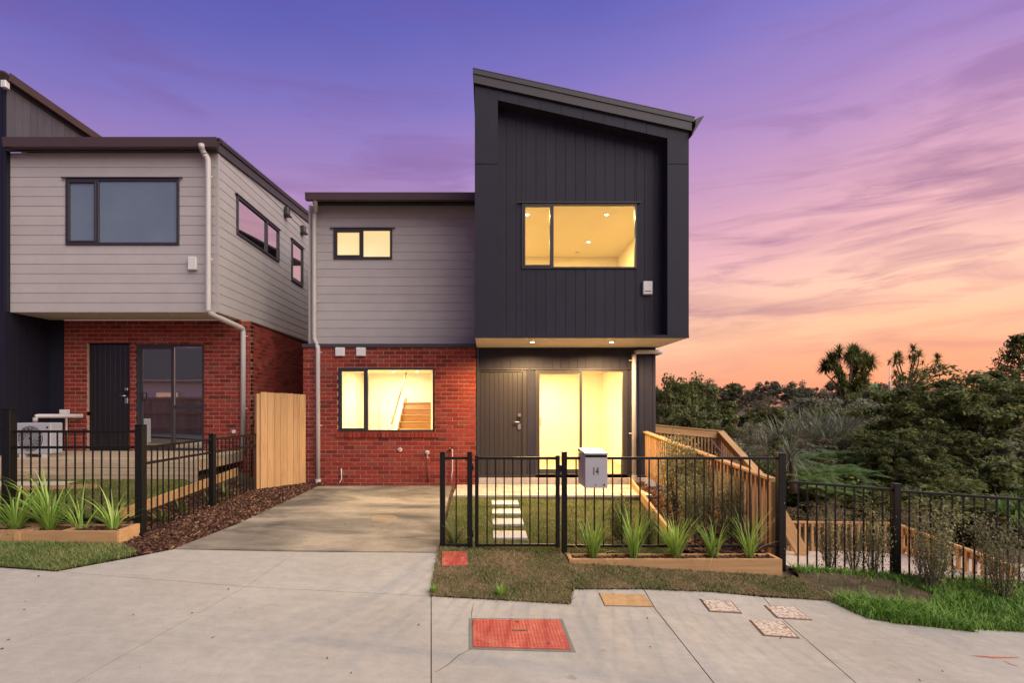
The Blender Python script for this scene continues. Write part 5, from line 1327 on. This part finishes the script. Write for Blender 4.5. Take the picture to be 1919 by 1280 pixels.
# ---- the bush beyond the fence
CR = {k: crown_mesh('crown', 1.0, .85, 46, 130, .055, seed=k, fill=.30) for k in range(4)}
CRT = {k: crown_mesh('crown', .8, 1.3, 46, 130, .050, seed=20 + k, fill=.25) for k in range(2)}
CRW = {k: crown_mesh('crown', 1.0, .75, 60, 90, .032, seed=40 + k, fill=.2, aspect=.3, cl_r=(.14, .3)) for k in range(2)}     # wispy twigs
TR = {k: trunk_mesh('trunk', 1.0, .07, 6, .5, k) for k in range(3)}
def bush(u, vt, s, wpx, hpx, label, m, kind='r', k=0, group=None, name='bush_shrub', cat='shrub'):
    """crown whose top is at photo row vt, hpx tall and wpx wide at scale s"""
    x, y = XU(u, s), YS(s); w_, h_ = wpx / s / 2, hpx / s / 2; zt_ = ZV(vt, s); zc = zt_ - h_ * .95
    me = {'r': CR[k % 4], 't': CRT[k % 2], 'w': CRW[k % 2]}[kind]; base = gz(x, y) - .1
    rr = {'r': (1.0, .85), 't': (.8, 1.3), 'w': (1.0, .75)}[kind]
    t_ = thing(name, label, cat, (x, y, base), group)
    o = part('crown', me, m, t_, (x, y, zc), (0, 0, random.uniform(0, 6.28)), (w_ / rr[0], w_ / rr[0], h_ / rr[1]))
    part('trunk', TR[k % 3], M_bark, t_, (x, y, base), (0, 0, random.uniform(0, 6.28)), (w_ * .7, w_ * .7, max(.3, zc - base + h_ * .2)))
    return t_
# big dark layered tree on the right
bigc = crown_mesh('crown', 4.6, 4.0, 560, 170, .095, squash=.42, fill=.50, seed=77, cl_r=(.07, .15), up=.9, aspect=.45)
SBT = 52.0; bx, by = XU(1845, SBT), YS(SBT)
bt = thing('dark_tree', 'huge dark olive tree with layered foliage filling the bush beside the street', 'tree', (bx, by, gz(bx, by)))
part('crown', bigc, M_leaf_dark, bt, (bx, by, ZV(696, SBT) - 3.75), None, (1.0, .8, 1.0)); part('trunk', TR[0], M_bark, bt, (bx, by, gz(bx, by)), None, (1.6, 1.6, 3))
bx2, by2 = XU(1690, 60), YS(60)
bt2 = thing('dark_tree', 'lower spreading dark olive tree in front of the huge layered one', 'tree', (bx2, by2, gz(bx2, by2)))
part('crown', bigc, M_leaf_dark, bt2, (bx2, by2, ZV(815, 60) - 1.85), (0, 0, 2.1), (.40, .40, .5)); part('trunk', TR[1], M_bark, bt2, (bx2, by2, gz(bx2, by2)), None, (1.5, 1.5, 2))
L_ = [ # u, v_top, s, width px, height px, label, material, kind
 (1262, 707, 26, 90, 130, 'dark rounded tree beside the house corner on the skyline', M_leaf_dark, 'r'),
 (1302, 712, 24, 90, 110, 'dark tree on the skyline next to the rounded one', M_leaf_mid, 'r'),
 (1352, 724, 32, 105, 180, 'conical dark evergreen above the far balustrade corner', M_leaf_dark, 't'),
 (1288, 757, 36, 80, 80, 'yellow-green tufted shrub just above the far balustrade', M_leaf_mid, 'r'),
 (1435, 741, 28, 120, 70, 'greyish brown leafless thicket above the flax', M_leaf_brown, 'w'),
 (1405, 790, 40, 90, 160, 'brown twiggy shrub beside the far balustrade steps', M_leaf_brown, 'w'),
 (1448, 762, 34, 85, 70, 'small deep green shrub left of the flax', M_leaf_dark, 'r'),
 (1520, 745, 28, 130, 70, 'grey-green leafy mass above the flax', M_leaf_grey, 'r'),
 (1600, 748, 30, 110, 90, 'pale grey-green shrub right of the flax', M_leaf_grey, 'r'),
 (1650, 726, 28, 120, 90, 'fresh green shrub below the green sign', M_leaf_mid, 'r'),
 (1625, 795, 42, 150, 130, 'yellowish green feathery shrub above the ferns', M_leaf_mid, 'w'),
 (1510, 820, 44, 85, 80, 'rusty brown shrub between the flax and the ferns', M_leaf_brown, 'r'),
 (1715, 710, 22, 110, 110, 'grey brown thicket under the thin cabbage tree', M_leaf_brown, 'w'),
 (1560, 880, 62, 200, 130, 'dark low scrub under the ferns behind the fence', M_leaf_dark, 'r'),
 (1700, 905, 75, 220, 120, 'dark low scrub under the spreading olive tree', M_leaf_dark, 'r'),
 (1850, 895, 75, 240, 130, 'dark low scrub under the huge olive tree', M_leaf_dark, 'r'),
 (1440, 860, 56, 120, 110, 'dark scrub just past the near balustrade end', M_leaf_mid, 'r'),
 (1790, 935, 82, 150, 90, 'olive scrub tucked under the huge tree beside the lower balustrade', M_leaf_mid, 'r'),
 (1880, 950, 84, 170, 90, 'greyish scrub beside the end of the lower balustrade', M_leaf_grey, 'r'),
 (1960, 960, 88, 170, 110, 'dark scrub past the end of the lower balustrade', M_leaf_dark, 'r'),
 (1700, 945, 84, 120, 60, 'brown dry scrub at the bend of the lower balustrade', M_leaf_brown, 'w'),
 (1560, 940, 86, 150, 60, 'reddish brown dry scrub above the lower path', M_leaf_brown, 'w'),
]
for i, (u, vt, s, wp, hp, t_, m, kd) in enumerate(L_): bush(u, vt, s, wp, hp, t_, m, kd, i)
# filler shrubs between them
fg = 'mixed scrub filling the valley'
for i in range(46):
    s = random.uniform(22, 58); u = random.uniform(1240, 1900); vt = {0: 0}.get(1, 0) or (V0 + np.interp(s, [22, 30, 40, 58], [-22, 8, 45, 110]) + random.uniform(-8, 14))
    if s > 40 and u < 1400: continue
    bush(u, vt, s, random.uniform(60, 120), random.uniform(70, 110), ['mid green rounded shrub', 'dark olive rounded shrub', 'grey-green rounded shrub', 'brown twiggy shrub', 'mid green rounded shrub'][i % 5] + ' in the dense mixed bush of the valley', [M_leaf_mid, M_leaf_dark, M_leaf_grey, M_leaf_brown, M_leaf_mid][i % 5], 'rrrwr'[i % 5], i, ['green', 'olive', 'grey-green', 'brown', 'green'][i % 5] + ' scrub filling the valley')
fg2 = 'far tree line on the skyline'
for i in range(34):
    s = random.uniform(9, 15); u = 1235 + i * 21 + random.uniform(-8, 8); vt = random.uniform(712, 732)
    bush(u, vt, s, random.uniform(36, 62), random.uniform(40, 60), ['round', 'narrow upright'][i % 2] + ' distant tree in the far tree line on the skyline', M_leaf_far, 'rt'[i % 2], i, ['round', 'narrow'][i % 2] + ' trees of the far tree line', 'distant_tree', 'tree')
# ---- flax
FX = [strap_clump('foliage', 130, 1.9, .045, .25, (.05, 1.0), .9, 6) for _ in range(3)]
for i, (u, vb, s, sc) in enumerate(((1462, 838, 38, .95), (1490, 842, 38, 1.05), (1520, 836, 37, 1.1), (1545, 842, 38, 1.0), (1575, 830, 37, .9), (1500, 820, 35, 1.0), (1540, 815, 34, 1.0), (1440, 850, 40, .8), (1585, 812, 34, .9))):
    plant('flax_bush', 'grey sword-leaved flax clump in the middle of the bush', 'plant', (XU(u, s), YS(s), ZV(vb, s)), [('foliage', FX[i % 3], M_leaf_flax)], 'flax clumps in the bush', sc)
# ---- ferns
FN = [fern_mesh('fronds', 10, 1.25, k) for k in range(3)]
for i, (u, vb, s, sc) in enumerate(((1498, 868, 62, .7), (1528, 862, 58, .8), (1560, 858, 58, .75), (1592, 866, 58, .75), (1548, 890, 66, .8), (1580, 893, 66, .85), (1612, 898, 68, .75), (1520, 905, 70, .75), (1630, 876, 60, .7), (1592, 922, 76, .7), (1556, 926, 78, .7), (1508, 888, 66, .6))):
    plant('tree_fern', 'bright green fern spreading its fronds behind the sloping fence', 'fern', (XU(u, s), YS(s), ZV(vb, s)), [('fronds', FN[i % 3], M_leaf_fern)], 'ferns behind the sloping fence', sc)
# ---- cabbage trees
def cabbage(name, label, u, vb, s, heads, m=M_leaf_dark, L=.75, n=70, w_=.035):
    x, y, z = XU(u, s), YS(s), ZV(vb, s); t_ = thing(name, label, 'tree', (x, y, z)); P = []; bm = bmesh.new()
    for (du, dv) in heads:
        hx, hz = du / s, -dv / s; hy = random.uniform(-.8, .8)
        if len(heads) > 5:
            for _ in range(2): P.append(head_mesh('h', n // 2, L * .7, w_ * .8, (hx + random.uniform(-.5, .5), hy + random.uniform(-.5, .5), hz - random.uniform(.1, .9)), 1.4))
        P.append(head_mesh('h', n, L, w_, (hx, hy, hz)))
        tube_bm(bm, [(hx * .1, 0, -.3), (hx * .35, hy * .3, hz * .45), (hx * .9, hy * .9, hz * .8), (hx, hy, hz)], [.13, .10, .06, .04], 5)
    part('crown', mesh_np('crown', *joinVF(P)), m, t_, (x, y, z)); part('trunk', mesh_bm('trunk', bm, True), M_bark, t_, (x, y, z)); return t_
cabbage('cabbage_tree', 'bushy cabbage tree with a gap of sky in its crown', 1592, 762, 17, [(-34, -88), (-22, -98), (-6, -96), (8, -103), (22, -100), (36, -90), (44, -82), (-38, -74), (-30, -60), (-20, -48), (14, -84), (18, -66), (22, -50), (10, -40), (-8, -36), (28, -76), (-26, -80), (2, -30), (34, -42)], n=150, L=1.35, w_=.06)
cabbage('cabbage_tree', 'thin cabbage tree with bare forked branches and small leaf heads', 1700, 752, 17, [(-30, -80), (-14, -84), (6, -96), (12, -78), (26, -86), (46, -78), (-24, -48), (-8, -40), (18, -50), (30, -52)], n=85, L=.95, w_=.05)
cabbage('cabbage_tree', 'little spiky cabbage tree standing by the thick fence corner post', 1489, 905, 66, [(0, -42)], M_leaf_flax, .85, 110, .02)
cabbage('cabbage_tree', 'young yellowish cabbage tree behind the second bay of the sloping fence', 1850, 1010, 84, [(-8, -55), (22, -62), (40, -40)], M_leaf_fern, .5, 60, .018)
# ---- tiered conifer at the right edge
def conifer(u, vtop, vb, s):
    x, y, zb_, zt_ = XU(u, s), YS(s), ZV(vb, s), ZV(vtop, s); t_ = thing('norfolk_pine', 'tiered dark conifer rising over the bush at the street end', 'tree', (x, y, zb_)); h = zt_ - zb_; C = []; N_ = []; bm = bmesh.new(); tube_bm(bm, [(0, 0, 0), (0, 0, h)], [.16, .03], 6)
    for k in range(15):
        z = h * (.15 + .85 * k / 15); L = 2.9 * (1 - k / 15.5) + .25
        for j in range(6):
            a = j * 1.047 + k * .5 + random.uniform(-.2, .2); e_ = np.array([math.cos(a) * L, math.sin(a) * L, .28 * L]); tube_bm(bm, [(0, 0, z), e_ + np.array([0, 0, z])], [.035, .01], 4)
            t = rng.uniform(.25, 1.0, 70); C.append(e_ * t[:, None] + np.array([0, 0, z]) + rng.normal(0, .10, (70, 3))); N_.append(rng.normal(0, 1, (70, 3)))
    part('crown', mesh_np('crown', *leaves_at(np.concatenate(C), np.concatenate(N_), .11, .45)), M_leaf_dark, t_, (x, y, zb_)); part('trunk', mesh_bm('trunk', bm), M_bark, t_, (x, y, zb_))
conifer(1910, 626, 790, 24)
# ---- far road sign and pole
sg = thing('road_sign', 'distant green road sign beyond the bush', 'sign', (XU(1634, 14), YS(14), ZV(760, 14)))
box('panel', XU(1624, 14), XU(1645, 14), YS(14), YS(14) + .05, ZV(731, 14), ZV(720, 14), M_sign, sg); box('symbol', XU(1629, 14), XU(1634, 14), YS(14) - .01, YS(14) - .001, ZV(727, 14), ZV(723, 14), M_white, sg)
for u in (1627, 1642): box('leg', XU(u, 14) - .05, XU(u, 14) + .05, YS(14) + .06, YS(14) + .14, -1.0, ZV(720, 14), M_steel, sg)
lpz = thing('lamp_pole', 'distant slim pale pole beyond the bush', 'pole', (XU(1667.5, 20), YS(20), -1.2))
tube('shaft', [(XU(1667.5, 20), YS(20), -1.2), (XU(1667.5, 20), YS(20), ZV(680, 20))], [.07, .035], M_white, lpz); disc('base_sleeve', (XU(1667.5, 20), YS(20), ZV(726, 20)), .11, 1.1, M_white, lpz)

# a little litter on the concrete
chipmesh('leaf_litter', [(-5, 3.6), (5, 3.6), (5, 4.9), (-.6, 5.3), (-5, 5.6)], 34, .0, (.008, .004, .002))
chipmesh('leaf_litter', inset(drv, .1), 18, .006, (.008, .004, .002))
